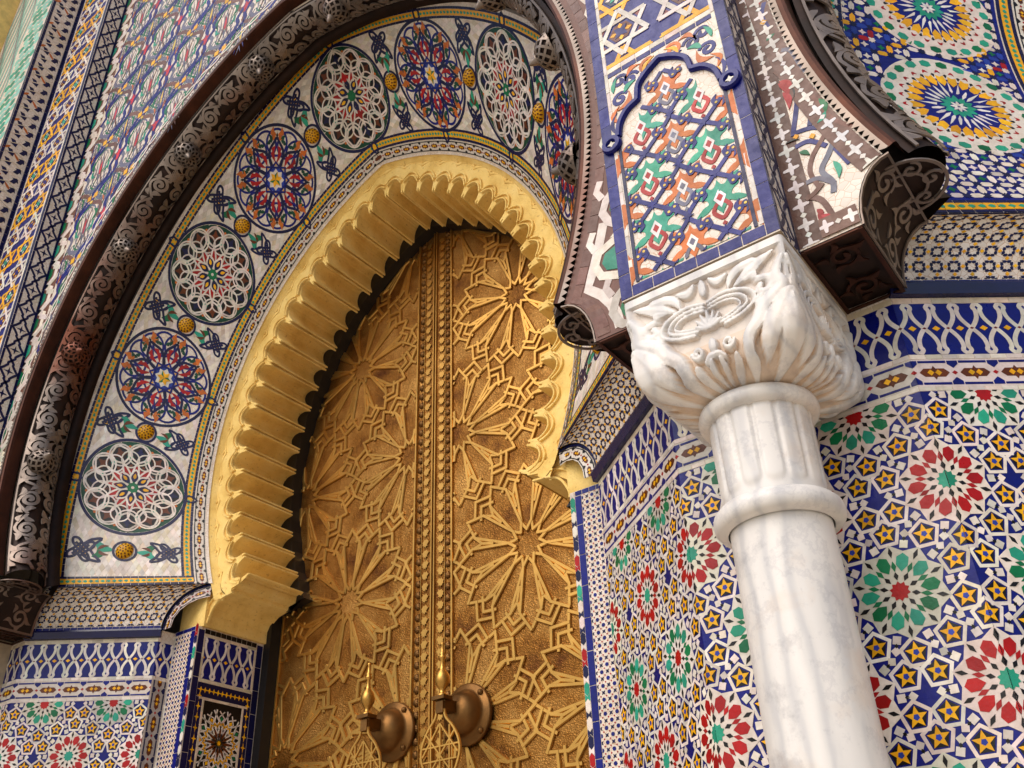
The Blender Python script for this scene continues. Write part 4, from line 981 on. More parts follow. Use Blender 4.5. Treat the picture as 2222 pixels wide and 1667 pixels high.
def cornice(X0, u1, label, bumps, soffits):
    th = thing('metal_cornice', label, 'cornice', (X0, -.6, 3.05), 'pierced metal cornices over the gates')
    nu = int(u1*26); uu = np.linspace(0, u1, nu)
    # plain strip, then roll, then back strip down to the ring
    prof = [(.012,YS-.004),(.030,YS-.006),(.038,YS-.003),(.040,-.735),(.042,-.690)]
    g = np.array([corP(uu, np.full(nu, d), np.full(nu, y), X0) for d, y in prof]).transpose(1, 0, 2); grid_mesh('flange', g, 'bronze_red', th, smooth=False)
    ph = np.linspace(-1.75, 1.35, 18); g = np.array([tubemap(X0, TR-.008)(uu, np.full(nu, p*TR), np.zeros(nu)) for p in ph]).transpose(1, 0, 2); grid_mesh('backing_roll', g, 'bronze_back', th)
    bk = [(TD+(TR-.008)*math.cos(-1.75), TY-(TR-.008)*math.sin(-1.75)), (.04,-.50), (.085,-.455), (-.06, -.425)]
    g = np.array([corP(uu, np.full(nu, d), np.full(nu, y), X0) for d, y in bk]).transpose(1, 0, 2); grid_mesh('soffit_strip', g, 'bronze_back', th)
    # serrated edge
    n_ = int(u1/.021); V, F = [], []
    for i in range(n_):
        a = u1*i/n_; b_ = u1*(i+1)/n_; Q = corP(np.array([a, (a+b_)/2, b_, b_, a]), np.array([.012,-.006,.012,.018,.018]), np.full(5, YS-.0075), X0); o_ = len(V); V += list(Q); F.append(tuple(range(o_, o_+5)))
    mesh_obj('serration', V, F, 'bronze', th)
    # scrollwork, one sheet per length
    cl = .318; nc = int(round(u1/cl)); cl = u1/nc
    for i in range(nc):
        cell = crect(fret_cell(cl), .001, cl-.001, -.125, .103); cell.append(ribbon(np.array([(0,.106),(cl*.25,.106),(cl*.5,.106),(cl*.75,.106),(cl,.106)]), .008, 'bronze', .004)); cell.append(ribbon(np.array([(0,-.128),(cl*.25,-.128),(cl*.5,-.128),(cl*.75,-.128),(cl,-.128)]), .008, 'bronze', .004))
        if i % 2: cell = [(V*[-1,1]+[cl,0], F, c, h) for V, F, c, h in cell]
        lay(th, 'scrollwork', xf(cell, 0, i*cl, 0), tubemap(X0), 0, rest='scrollwork', mat='bronze', depth=.005, stuff=False)
    for u in bumps:
        phi = .22; e = 1e-3
        P = tubemap(X0)(np.array([u]), np.array([phi*TR]), np.array([-.004]))[0]; N = tubemap(X0)(np.array([u]), np.array([phi*TR]), np.array([1.]))[0]-P; N /= np.linalg.norm(N)
        A = corP(np.array([u+e]), np.array([0.]), np.array([0.]), 0)[0]-corP(np.array([u-e]), np.array([0.]), np.array([0.]), 0)[0]; A /= np.linalg.norm(A); B = np.cross(N, A); rr_ = .066
        def fd(U, V2, h):      # U longitude, V2 elevation
            R_ = rr_+np.asarray(h); return P+np.outer(R_*np.cos(V2)*np.cos(U), A)+np.outer(R_*np.cos(V2)*np.sin(U), B)+np.outer(R_*1.02*np.sin(V2), N)
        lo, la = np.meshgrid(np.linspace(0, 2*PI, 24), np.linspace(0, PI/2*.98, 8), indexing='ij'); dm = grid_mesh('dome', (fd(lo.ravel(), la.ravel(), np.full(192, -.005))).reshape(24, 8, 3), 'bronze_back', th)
        q = []
        for k in range(10):
            for s_ in (-1, 1): q.append(ribbon(np.array([(2*PI*k/10+s_*t_*1.5, t_*1.35) for t_ in np.linspace(0, 1, 9)]), np.linspace(.13, .16, 9), 'bronze', .0030+.0004*s_))
        q.append(ribbon(np.array([(a, .05) for a in np.linspace(0, 2*PI, 30)]), .12, 'bronze', .004))
        lay(dm, 'dome_lattice', q, fd, 0, rest='dome_lattice', mat='bronze', depth=.004, stuff=False)
        g = [[P+N*(rr_*1.0+z)+(A*math.cos(a)+B*math.sin(a))*r_ for a in np.linspace(0, 2*PI, 14, endpoint=False)] for r_, z in ((.020,-.004),(.021,.003),(.016,.008),(.013,.018),(.007,.030),(.001,.034))]; grid_mesh('knob', g, 'bronze', dm, closed_v=True)
    # foot of the cornice: pierced end disc, concave panel and flat soffit back to the pier
    for sx in soffits:
        def fend(U, V, h): return np.stack([X0+sx*(1.485+.010-np.asarray(U)), TY+np.asarray(V), 3.088-np.asarray(h)], -1)
        c0 = np.array(circ(0,0,TR,28)); mesh_obj('end_disc', fend(c0[:,0]*.97, c0[:,1]*.97, np.full(28, -.006)), [tuple(range(28))], 'bronze_back', th)
        q = [ribbon(ring_pts(0,0,TR,36), .008, 'bronze', .004, True), ribbon(ring_pts(0,0,TR*.55,24), .007, 'bronze', .004, True)]
        for k in range(6): sp = spiral(*pol(TR*.66, k*PI/3), .026, .004, 1.2, k, 1 if k % 2 else -1, 16); q.append(ribbon(sp, np.linspace(.006,.009,16), 'bronze', .0044))
        lay(th, 'end_plate', q, fend, 0, rest='end_plate', mat='bronze', depth=.004, stuff=False)
        D0, D1 = YS, YN
        def fcv(U, V, h):
            q_ = np.asarray(V)/.215*PI/2; h = np.asarray(h); x = 1.485+.100*np.sin(q_)-h*np.sin(q_); z = 2.925+.165*np.cos(q_)-h*np.cos(q_); return np.stack([X0+sx*x, D0+np.asarray(U), z], -1)
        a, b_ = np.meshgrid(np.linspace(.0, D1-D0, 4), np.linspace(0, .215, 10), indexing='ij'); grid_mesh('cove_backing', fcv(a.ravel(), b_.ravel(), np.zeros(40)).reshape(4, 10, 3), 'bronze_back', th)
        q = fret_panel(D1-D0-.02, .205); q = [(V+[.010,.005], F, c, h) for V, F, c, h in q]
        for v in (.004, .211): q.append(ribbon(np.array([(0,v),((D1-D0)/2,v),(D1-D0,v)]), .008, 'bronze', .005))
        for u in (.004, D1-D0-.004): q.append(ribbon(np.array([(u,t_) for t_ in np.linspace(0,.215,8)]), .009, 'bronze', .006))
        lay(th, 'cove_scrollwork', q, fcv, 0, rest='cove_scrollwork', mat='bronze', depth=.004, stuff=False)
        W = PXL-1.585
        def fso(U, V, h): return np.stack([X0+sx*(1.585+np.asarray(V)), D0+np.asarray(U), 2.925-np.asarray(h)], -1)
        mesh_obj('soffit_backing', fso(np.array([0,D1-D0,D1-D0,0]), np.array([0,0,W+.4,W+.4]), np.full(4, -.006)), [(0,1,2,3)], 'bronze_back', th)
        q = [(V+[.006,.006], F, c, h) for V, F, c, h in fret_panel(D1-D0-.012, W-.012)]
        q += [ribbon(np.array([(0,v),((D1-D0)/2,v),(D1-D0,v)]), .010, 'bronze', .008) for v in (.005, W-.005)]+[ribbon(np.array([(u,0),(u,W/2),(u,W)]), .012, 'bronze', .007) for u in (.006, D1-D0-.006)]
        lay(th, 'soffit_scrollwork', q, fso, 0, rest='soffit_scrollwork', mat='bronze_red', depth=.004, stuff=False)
    return th
cornice(0., 2*FLn, 'pierced metal cornice roll curving round the arch of white medallions', [.623+.64*k for k in range(10)], (-1, 1))
cornice(GP, 2.35, 'pierced metal cornice roll ending right beside the marble capital', [1.0,1.65,2.2], (-1,))
# ------------------------------------------------------------------ spandrel walls
def sp_edge(z):                    # inner edge of the spandrel at height z
    if z >= 3.09: return hwc(FL, z) if z < FL[1]+math.sqrt(FL[2]**2-FL[0]**2) else 0.
    q = math.acos(min(1, max(0, (z-2.925)/.165))); return 1.485+.10*math.sin(q)
ZTOP = 9.0
def spandrel_face(parent, X0, sx, xo, ztop, mat='tile_bed'):
    zs = np.concatenate([np.linspace(2.925, 3.09, 10), np.linspace(3.12, 5.735, 60)]); V, F = [], []
    for z in zs: V += [(X0+sx*max(sp_edge(z)-.0, 0), YS, z), (X0+sx*xo, YS, z)]
    n_ = len(zs); V += [(X0, YS, 5.745), (X0, YS, ztop), (X0+sx*xo, YS, ztop)]
    F = [(2*i, 2*i+1, 2*i+3, 2*i+2) for i in range(n_-1)]+[(2*n_-2, 2*n_-1, 2*n_+2, 2*n_+1, 2*n_)]
    if sx < 0: F = [f[::-1] for f in F]
    return mesh_obj('spandrel_face', V, F, mat, parent)
def outside(x, z): return np.hypot(np.abs(x)+FL[0], z-FL[1]) > FL[2]+.02
def keepf(x, z): return outside(x, z) & (np.abs(x) < 1.61)
fsp = flat((0, YS, 0), (1,0,0), (0,-1,0))
def arcmap(X0, sx):               # u along the arch, v outward from the cornice edge
    def f(U, V, h):
        P = corP(np.asarray(U), -np.asarray(V), YS-np.asarray(h), 0.); P[:,0] = P[:,0]*(1 if sx < 0 else -1)+X0; return P
    return f
spn = thing('spandrel_wall', 'white spandrel with wavy blue and grey bands outside the metal cornice', 'wall', (0, YS, 2.9))
fa = spandrel_face(spn, 0., -1, PXL, ZTOP); fb_ = spandrel_face(spn, 0., 1, PXL, ZTOP)
put(fa, 'arabesque_tile', sebka(keepf, -1.62, .30, 3.4, 7.7), fsp, 260, rest='arabesque_tiles')
put(fa, 'border_tile', crect(hexlinks(-1.84, -1.62, 3.2, 7.6, .17), -1.724, -1.618, 3.2, 7.6)+bricks(-1.732, -1.724, 3.2, 7.6, .12, 'navy', False, .003), fsp, 60, rest='border_tiles')
# braid along the cornice
q = []
for k in range(int(FLn/.10)):
    u = k*.10
    for s_ in (-1, 1): q.append(ribbon(smooth(np.array([(u,.062+s_*.016),(u+.03,.062+s_*.010),(u+.05,.062),(u+.07,.062-s_*.010),(u+.10,.062-s_*.016)]), 3), .012, 'white', .0022+.0003*s_))
    q.append(poly(leaf(u-.032,.062,u+.032,.062,.022), 'green', .0016))
q.append(ribbon(np.stack([np.linspace(.3, FLn, 60), np.full(60, .062)], -1), .055, 'umber', .0010))
lay(fa, 'braid_tile', q, arcmap(0., -1), 40, rest='braid_tiles')
# narrow strip on the column side: hexagonal links, cut by the arch
res = []
for k, z in enumerate(np.arange(2.99, 5.3, .172)):
    e = sp_edge(z)+.060; xm = min(max(e, 1.60), 1.69)
    res.append(ribbon(np.array([(1.740,z-.078),(1.700,z-.072),(xm+.022,z-.040),(xm+.006,z),(xm+.022,z+.040),(1.700,z+.072),(1.740,z+.078)]), .026, 'white', .0020))
    res.append(poly([(1.731,z-.052),(1.704,z-.050),(xm+.040,z-.028),(xm+.028,z),(xm+.040,z+.028),(1.704,z+.050),(1.731,z+.052)], 'teal' if k % 2 else 'green', .0016))
    res.append(poly([(1.690,z+.098),(1.731,z+.106),(1.731,z+.084),(1.712,z+.078),(xm+.06,z+.074)], 'white', .0018)); res.append(ribbon(np.array([(xm+.010,z+.052),(xm-.006,z+.086),(xm+.010,z+.120)]), .022, 'white', .0016))
    res.append(poly(dia(1.722, z+.094, .006, .008), 'teal', .0024))
put(fb_, 'link_tile', crect(res, 1.45, 1.732, 2.93, 5.4), fsp, 80, rest='link_tiles')
q = []
for k in range(int(2.6/.055)): q.append(poly(rect(.055*k+.001, .055*(k+1)-.001, .022, .052), 'umber', .0012))
lay(fb_, 'border_tile', q, arcmap(0., 1), 47)
zz = [z for z in np.linspace(2.935, 3.085, 8)]
put(fb_, 'border_tile', [poly([(sp_edge(a)+.006, a), (sp_edge(a)+.045, a), (sp_edge(b_)+.045, b_), (sp_edge(b_)+.006, b_)], 'umber', .0014) for a, b_ in zip(zz[:-1], zz[1:])]+[ribbon(np.array([(sp_edge(z)+.075, z) for z in np.linspace(2.94, 3.3, 10)]), .030, 'white', .0012)], fsp, 10)
bd = plain('umber_bed', C['umber'], .6)
fb_.data.materials[0] = bd
# neighbouring gate: strip of spandrel between its cornice and the pier over the column
sn = thing('spandrel_wall', 'spandrel strip with brown star borders between the blue tiled pier and the roll cornice', 'wall', (GP-1.6, YS, 2.9))
fc = spandrel_face(sn, GP, -1, PXL, 6.0); fsn = flat((GP, YS, 0), (1,0,0), (0,-1,0))
def keepn(x, z): return (np.hypot(np.abs(x)+FL[0], z-FL[1]) > FL[2]+.062) & (z > 2.93)
TR_= [('blue', 0.0127, [(-1.6337, 3.4166), (-1.6519, 3.3492), (-1.6752, 3.2761)]), ('blue', 0.0123, [(-1.6009, 3.3864), (-1.6164, 3.3238), (-1.633, 3.2745)]), ('blue', 0.0129, [(-1.6815, 3.2749), (-1.631, 3.265), (-1.5904, 3.2343), (-1.558, 3.1908), (-1.5436, 3.1397)]), ('blue', 0.0128, [(-1.6787, 3.2295), (-1.6431, 3.2272), (-1.6084, 3.188)]), ('slate', 0.014, [(-1.5848, 3.1985), (-1.6111, 3.1585), (-1.6346, 3.1221), (-1.618, 3.0764), (-1.6232, 3.0449)]), ('umber', 0.0121, [(-1.5757, 3.2564), (-1.6145, 3.2133), (-1.6461, 3.1761), (-1.6611, 3.1338), (-1.651, 3.0818)]), ('slate', 0.0124, [(-1.6764, 3.1076), (-1.6462, 3.104), (-1.6141, 3.0689)]), ('blue', 0.014, [(-1.591, 3.1712), (-1.57, 3.1062)]), ('umber', 0.0144, [(-1.6849, 3.0675), (-1.6529, 3.0383), (-1.6363, 2.9706)]), ('slate', 0.0152, [(-1.6727, 3.5519), (-1.6336, 3.5305), (-1.6079, 3.4502)]), ('umber', 0.0136, [(-1.6768, 3.5089), (-1.6532, 3.4548), (-1.6053, 3.4042)]), ('umber', 0.0137, [(-1.67, 3.5654), (-1.6479, 3.6107), (-1.6262, 3.6313), (-1.6138, 3.5642)]), ('blue', 0.0134, [(-1.6563, 3.7759), (-1.6721, 3.7288), (-1.6633, 3.6685)]), ('umber', 0.0106, [(-1.6062, 3.3617), (-1.5797, 3.2647), (-1.5396, 3.2046)]), ('umber', 0.0121, [(-1.6407, 3.0855), (-1.6616, 3.0683), (-1.6868, 3.0587)]), ('slate', 0.0128, [(-1.6479, 3.5666), (-1.6255, 3.5488), (-1.6133, 3.4842)])]
TL_= [('red', 0.0187, [(-1.6781, 3.4586), (-1.661, 3.396)]), ('red', 0.0168, [(-1.6747, 3.465), (-1.6462, 3.4171)]), ('crimson', 0.0185, [(-1.6726, 3.422), (-1.6691, 3.3559)]), ('green', 0.016, [(-1.5944, 3.3417), (-1.5895, 3.2825)]), ('teal', 0.0136, [(-1.5874, 3.292), (-1.6146, 3.2672)]), ('teal', 0.0153, [(-1.6035, 3.1329), (-1.6029, 3.0769)]), ('green', 0.0127, [(-1.6733, 3.2071), (-1.6503, 3.1841)]), ('red', 0.0184, [(-1.6672, 3.0078), (-1.6672, 2.9647)]), ('crimson', 0.0166, [(-1.6624, 2.9953), (-1.6447, 2.966)]), ('red', 0.0134, [(-1.6687, 3.0184), (-1.6616, 2.9901)]), ('green', 0.0155, [(-1.6777, 3.6285), (-1.6512, 3.639)]), ('crimson', 0.0181, [(-1.6779, 3.8086), (-1.6729, 3.7733)]), ('black', 0.0058, [(-1.6982, 3.2533), (-1.6631, 3.2461)]), ('black', 0.0051, [(-1.6501, 3.4288), (-1.6511, 3.383)])]
TQ_= [('yellow', 0.0083, (-1.6331, 3.2366)), ('yellow', 0.0078, (-1.6705, 3.2592)), ('yellow', 0.0102, (-1.6726, 3.7025)), ('yellow', 0.0058, (-1.6327, 2.978))]

ar_ = [ribbon(smooth(P, 5), w_, c, .0016+.00012*i) for i, (c, w_, P) in enumerate(TR_)]+[poly(leaf(*P[0], *P[1], w_, .12), c, .0036) for c, w_, P in TL_]+[poly(dia(*P, w_, w_*1.1), c, .0040) for c, w_, P in TQ_]
for V, F, c, h in list(ar_[:14]): pass
ar_ += [p for p in sebka(keepn, -1.672, -.9, 3.80, 4.6, -1.664, 3.88)]
put(fc, 'arabesque_tile', ar_, fsn, 120, rest='arabesque_tiles')
cs = crossstars(-1.730, -1.674, 2.93, 4.8, .060)
put(fc, 'star_tile', cs, fsn, 60, rest='star_tiles')
ca = [(V[:, ::-1], [f[::-1] for f in F], c, h+.0024) for V, F, c, h in crossstars(.004, .060, .0, 2.3, .060)]
lay(fc, 'star_tile', ca, arcmap(GP, -1), 60, rest='star_tiles')
cb = [p for p in [(V, F, c, h+.0040) for V, F, c, h in [(v[:, ::-1], [f[::-1] for f in F_], c_, h_) for v, F_, c_, h_ in crossstars(2.932, 2.985, -1.72, -1.52, .060)]]]
put(fc, 'star_tile', crect(cb, -1.674, -1.585, 2.93, 3.0), fsn, 0, rest='star_tiles')
# ------------------------------------------------------------------ the pier over the capital
pr_ = thing('pier_panel', 'blue framed pier panel of green and orange palmettes standing on the marble capital', 'pier', ((PXL+PXR)/2, -.75, 2.91))
box('core', PXL+.001, PXR-.001, YP+.001, YN, 2.912, 6.2, 'grout', pr_)
fp = flat((PXL, YP, 0), (1,0,0), (0,-1,0)); W = PXR-PXL
ff = facing('front_face', fp, 0, W, 2.912, 6.2, 'tile_bed', pr_)
b_ = bricks(.0, .030, 2.915, 5.0, .075, 'blue', False)+bricks(W-.030, W, 2.915, 5.0, .075, 'blue', False)+bricks(.031, W-.031, 2.916, 2.946, .06, 'blue')
b_ += bricks(.031, .041, 2.95, 5.0, .075, 'white', False)+bricks(W-.041, W-.031, 2.95, 5.0, .075, 'white', False)
put(ff, 'edge_tile', b_, fp, 90, rest='edge_tiles')
# straight bar and star field above
b_ = bricks(.041, W-.041, 3.690, 3.706, .05, 'blue')+bricks(.041, W-.041, 3.708, 3.726, .05, 'white')
put(ff, 'bar_tile', b_, fp, 20)
put(ff, 'star_tile', star_field(.042, W-.042, 3.728, 4.9, .205, .165, W/2, 3.851), fp, 120, rest='star_tiles')
# lobed frame (raised) and roundels
half = [(.052,2.948),(.052,3.20),(.052,3.405)]+[tuple(p) for p in smooth([(.052,3.445),(.062,3.49),(.088,3.525),(.122,3.540)], 4)]+[tuple(p) for p in smooth([(.124,3.552),(.132,3.592),(.160,3.622),(W/2-.004,3.648)], 4)]
frame = half+[(W-x, z) for x, z in half[::-1]]
frame = frame[3:-3]; v, f = strap3(np.array(frame), .018, .014); W_ = fp(v[:,0], v[:,1], v[:,2]); fr = mesh_obj('lobed_frame', W_, f, 'zellige', pr_, cols=np.tile(C['blue'], (len(f), 1)))
put(ff, 'edge_tile', [ribbon(np.array([(x_, 2.95),(x_, 3.2),(x_, 3.41)]), .009, 'navy', .0035) for x_ in (.050, W-.050)], fp, 2)
for x in (.030, W-.030):
    v, f = strap3(np.array(circ(x, 3.428, .021, 20)), .018, .015, True); mesh_obj('roundel', fp(v[:,0], v[:,1], v[:,2]), f, 'zellige', pr_, cols=np.tile(C['blue'], (len(f), 1)))
    lay(pr_, 'roundel_star', [poly(starp(x, 3.428, .013, .006, 4), 'white', .010)], fp, 0, rest='roundel_star')
def palmette(c1, c2, s):
    q = []
    for m_ in (1, -1):
        P = [(0,.50),(.06,.36),(.15,.33),(.25,.44),(.45,.50),(.37,.34),(.41,.20),(.27,.12),(.24,.00),(.36,-.04),(.52,-.20),(.30,-.19),(.16,-.11),(0,-.34)]
        q.append(poly(np.concatenate([smooth(np.array(P), 3)])*[m_*s, s], c1, .0020))
    q.append(poly(np.array([(0,.26),(.13,.05),(0,-.20),(-.13,.05)])*s, 'pale', .0028)); q.append(poly(np.array([(0,.15),(.07,.05),(0,-.05),(-.07,.05)])*s, c2, .0034))
    q.append(ribbon(smooth(np.array([(-.07,-.06),(-.17,-.22),(-.10,-.35),(0,-.44),(.10,-.35),(.17,-.22),(.07,-.06)])*s, 3), s*.085, c2, .0026)); q.append(poly(dia(0, -.57*s, .05*s, .06*s), c2, .0024))
    return q
q = []
def inlobe(x, z):
    if z < 2.955: return False
    if z < 3.40: return .062 < x < W-.062
    if z < 3.56: return .065+(z-3.40)*.62 < x < W-.065-(z-3.40)*.62
    return abs(x-W/2) < .05 and z < 3.600
S = .128
def tri(z): v = math.asin(.97*math.cos(PI*(z-3.07)/.18))/math.asin(.97); return v+.13*math.sin(4*PI*(z-3.07)/.18)*(1 if math.sin(PI*(z-3.07)/.18) > 0 else -1)*0
for k in range(-1, 5):
    for x in (.1185, .2915): q += xf(palmette('teal', 'red', S), 0, x, 3.075+.18*k)
    for x in (.032, .205, .378): q += xf(palmette('orange', 'slate', S*.95), 0, x, 3.165+.18*k)
for i in range(-1, 4):
    for s_ in (-1, 1):
        x0 = .1185+(i-1)*.173
        P = [(x0+s_*.0865*tri(z), z) for z in np.linspace(2.94, 3.64, 71)]; q.append(ribbon(P, .0120, 'blue', .0036+.0004*s_))
        for z in np.arange(3.025-.09, 3.6, .09):
            xx = x0+s_*.0865*tri(z); u_ = 1 if xx > x0 else -1
            for m_ in (-1, 1): q.append(poly(circ(xx+m_*.0085, z+.004*m_, .0105, 10), 'blue', .0042)); q.append(poly(circ(xx+m_*.0085, z+.004*m_, .0042, 6), 'gold', .0050))
            q.append(poly(leaf(xx-.012, z-.010, xx-.004, z+.026, .013, .2), 'blue', .0038)); q.append(poly(leaf(xx+.012, z+.010, xx+.004, z-.024, .013, .2), 'blue', .0038))
    for z in np.arange(3.07-.18, 3.64, .09): q.append(poly(starp(.1185+(i-1)*.173+(.0865 if round((z-2.89)/.09) % 2 == 0 else 0), z, .017, .006, 4, 0), 'blue', .0046))
res = []
for V, F, c, h in q:
    k_ = [inlobe(*V[list(f)].mean(0)) for f in F]
    if all(k_): res.append((V, F, c, h))
    elif any(k_) and len(F) > 1:
        G = [f for f, t_ in zip(F, k_) if t_]; us = sorted({i for f in G for i in f}); mp_ = {a: bb_ for bb_, a in enumerate(us)}; res.append((V[us], [tuple(mp_[i] for i in f) for f in G], c, h))
    elif len(F) == 1: res += [p for p in crect([(V, F, c, h)], .056, W-.056, 2.952, 3.40)] if V[:,1].mean() < 3.38 else []
put(ff, 'palmette_tile', res, fp, 150, rest='palmette_tiles')
# corner sprays between frame and bar
q = []
for m_ in (1, -1):
    t_ = []
    for (x, z, a, c) in ((.070,3.585,.4,'blue'),(.110,3.640,.2,'blue'),(.075,3.655,-.6,'blue'),(.165,3.655,.9,'orange')):
        sp = spiral(x, z, .026, .004, 1.3, a, 1, 18); t_.append(ribbon(sp, np.linspace(.010,.014,18), c, .0022))
    for (x0, z0, x1, z1, w_, c, b2) in ((.055,3.50,.066,3.56,.016,'orange',.3),(.058,3.545,.10,3.60,.020,'orange',-.3),(.085,3.60,.125,3.625,.018,'teal',.2),(.10,3.655,.145,3.675,.016,'orange',.3),(.14,3.635,.185,3.660,.018,'blue',-.2),(.15,3.625,.19,3.675,.012,'yellow',.2),(.06,3.47,.075,3.51,.012,'yellow',.3),(.052,3.62,.07,3.675,.014,'teal',.1),(.048,3.46,.056,3.54,.012,'blue',.2)):
        t_.append(poly(leaf(x0, z0, x1, z1, w_, b2), c, .0028))
    q += [(V*[m_, 1]+[0 if m_ > 0 else W, 0], F, c, h) for V, F, c, h in t_]
put(ff, 'spray_tile', q, fp, 30, rest='spray_tiles')
# sides of the pier: navy lozenges on pale tile
def lozside(parent, fm, w_, z0, z1, step, ph):
    p = bricks(.0, .012, z0, z1, .07, 'navy', False)+bricks(w_-.012, w_, z0, z1, .07, 'navy', False); um = w_/2; z = z0-step+ph
    while z < z1+step:
        d = w_/2-.014
        for s_ in (-1, 1):
            P = smooth([(um, z-step/2),(um+s_*d*.35, z-step*.36),(um+s_*d*.28, z-step*.30),(um+s_*d*.8, z-step*.08),(um+s_*d, z),(um+s_*d*.8, z+step*.08),(um+s_*d*.28, z+step*.30),(um+s_*d*.35, z+step*.36),(um, z+step/2)], 2); p.append(ribbon(P, .0125, 'navy', .0018))
        p.append(poly(starp(um, z, .026, .007, 4), 'navy', .0018)); z += step
    put(parent, 'lozenge_tile', crect(p, 0, w_, z0, z1), fm, 60, rest='lozenge_tiles')
fs_ = flat((PXR, YP, 0), (0,1,0), (1,0,0)); sf = facing('side_face', fs_, 0, YS-YP, 2.912, 6.2, 'tile_bed', pr_); lozside(sf, fs_, YS-YP, 2.915, 4.6, .128, .02)
fs2 = flat((PXL, YP, 0), (0,1,0), (-1,0,0)); sf = facing('side_face', fs2, 0, YS-YP, 2.912, 6.2, 'tile_bed', pr_); lozside(sf, fs2, YS-YP, 2.915, 4.0, .128, .02)
# ------------------------------------------------------------------ stepped buttress on the far side of the gate
pl = thing('tiled_buttress', 'tall stepped buttress with navy arrow, yellow star and turquoise bands', 'pier', (-2.4,-.8,0))
XA, YA, XB = -2.161, -1.037, -2.83
prism('masonry', [(-PXL-.002,YN),(-PXL-.002,YP+.002),(XA-.002,YP+.002),(XA-.002,YA+.002),(XB,YA+.002),(XB,YN)], 0, 9.4, 'grout', pl)
fs_ = flat((-PXL, YS, 0), (0,-1,0), (1,0,0)); sf = facing('side_face', fs_, 0, YS-YP, 2.9, 9.4, 'tile_bed', pl); lozside(sf, fs_, YS-YP, 3.0, 8.2, .128, .065)
f1 = flat((XA, YP, 0), (1,0,0), (0,-1,0)); w1 = -PXL-XA; s1 = facing('star_face', f1, 0, w1, 2.9, 9.4, 'tile_bed', pl)
p = bricks(.004, .030, 3.2, 8.6, .06, 'navy', False)+bricks(w1-.030, w1-.004, 3.2, 8.6, .06, 'navy', False)+bricks(.032, .046, 3.2, 8.6, .06, 'white', False)+bricks(w1-.046, w1-.032, 3.2, 8.6, .06, 'white', False)
put(s1, 'edge_tile', p, f1, 60, rest='edge_tiles'); put(s1, 'star_tile', star_field(.048, w1-.048, 4.2, 8.5, .190, .1667, w1/2, 6.21), f1, 180, rest='star_tiles')
f2 = flat((XA, YP, 0), (0,-1,0), (1,0,0)); w2_ = YP-YA; s2 = facing('arrow_face', f2, 0, w2_, 2.9, 9.4, 'tile_bed', pl)
p = bricks(.0, .016, 4.0, 8.8, .06, 'navy', False)+bricks(w2_-.018, w2_-.001, 4.0, 8.8, .06, 'navy', False)
for k, z in enumerate(np.arange(4.0, 8.8, .0775)):
    for s_, u in ((1, .052), (-1, .122)):
        zz_ = z+(.038 if s_ < 0 else 0); A = np.array([(0,.032),(.020,.006),(.011,.006),(.011,-.028),(-.011,-.016),(-.011,.006),(-.020,.006)])*[1.15, s_*1.05]
        p.append(poly(rotp(A, .5*s_, u, zz_), 'navy'))
        if k % 3 == 0: p.append(poly(rotp(leaf(-.03,0,.03,0,.016), .8*s_, u+.032, zz_+.02), 'orange', .0014))
    p.append(ribbon(np.array([(.018, z+.018),(.088, z+.050),(.158, z+.018)]), .006, 'cream', .0022))
put(s2, 'arrow_tile', p, f2, 150, rest='arrow_tiles')
f3 = flat((XB, YA, 0), (1,0,0), (0,-1,0)); w3 = XA-XB; s3 = facing('turquoise_face', f3, 0, w3, 2.9, 9.4, 'tile_bed', pl)
p = bricks(w3-.020, w3-.002, 5.0, 9.2, .08, 'navy', False)
for j, z in enumerate(np.arange(5.0, 9.2, .064)):
    for i in range(4): p.append(poly(circ(w3-.055-.060*i-(.030 if j % 2 else 0), z, .031, 6, PI/6), 'teal' if rng.random() < .5 else 'mint'))
for i in range(9):
    P = smooth([(.03+.038*i+.022*math.sin(z*9+i*1.3), z) for z in np.arange(5.0, 9.2, .06)], 2); p.append(ribbon(P, .010, 'grey', .0014)); P = P+[.017, 0]; p.append(ribbon(P, .015, 'mint', .0012))
put(s3, 'scale_tile', p, f3, 120, rest='scale_tiles')
yw = thing('rendered_wall', 'plain yellow rendered wall at the outer end of the stepped buttress', 'wall', (-3.2,-1.1,0)); box('render', -4.6, XB-.003, YA-.30, YN, 0, 9.6, 'ochre', yw)
box('eave', -4.7, XB+.03, YA-.40, YN, 9.6, 9.8, 'ochre', yw)
# ------------------------------------------------------------------ marble column
cx_, cy_ = 1.936, -.652
co = thing('marble_column', 'veined white marble column with carved square capital before the rosette tiles', 'column', (cx_, cy_, 0))
lathe('base', [(.001,0),(.19,0),(.19,.10),(.165,.12),(.175,.15),(.165,.18),(.135,.20),(.130,.23),(.114,.25)], cx_, cy_, 'marble', co)
lathe('shaft', [(.1075,.24),(.1075,.8),(.1075,1.5),(.1075,2.0),(.1080,2.325)], cx_, cy_, 'marble', co, n=64)
lathe('astragal', [(.112,2.318),(.130,2.322),(.138,2.332),(.140,2.345),(.137,2.358),(.128,2.368),(.112,2.372)], cx_, cy_, 'marble', co, n=64)
def tongue(a, z):
    ph = (a/(2*PI)*14) % 1; d = abs(ph-.5)*2; edge = .5+.5*math.tanh((.80-d)*14); zt = 2.402+.028*d**4*1.0; end = .5+.5*math.tanh((z-2.395-.030*max(0, d-.2)**2)*160)
    return 1+.040*edge*end
zs = np.concatenate([np.linspace(2.37, 2.43, 14), np.linspace(2.44, 2.585, 8)])
lathe('neck', [(.1085+.002*(z-2.37)/.2, z) for z in zs], cx_, cy_, 'marble', co, n=196, flute=tongue)
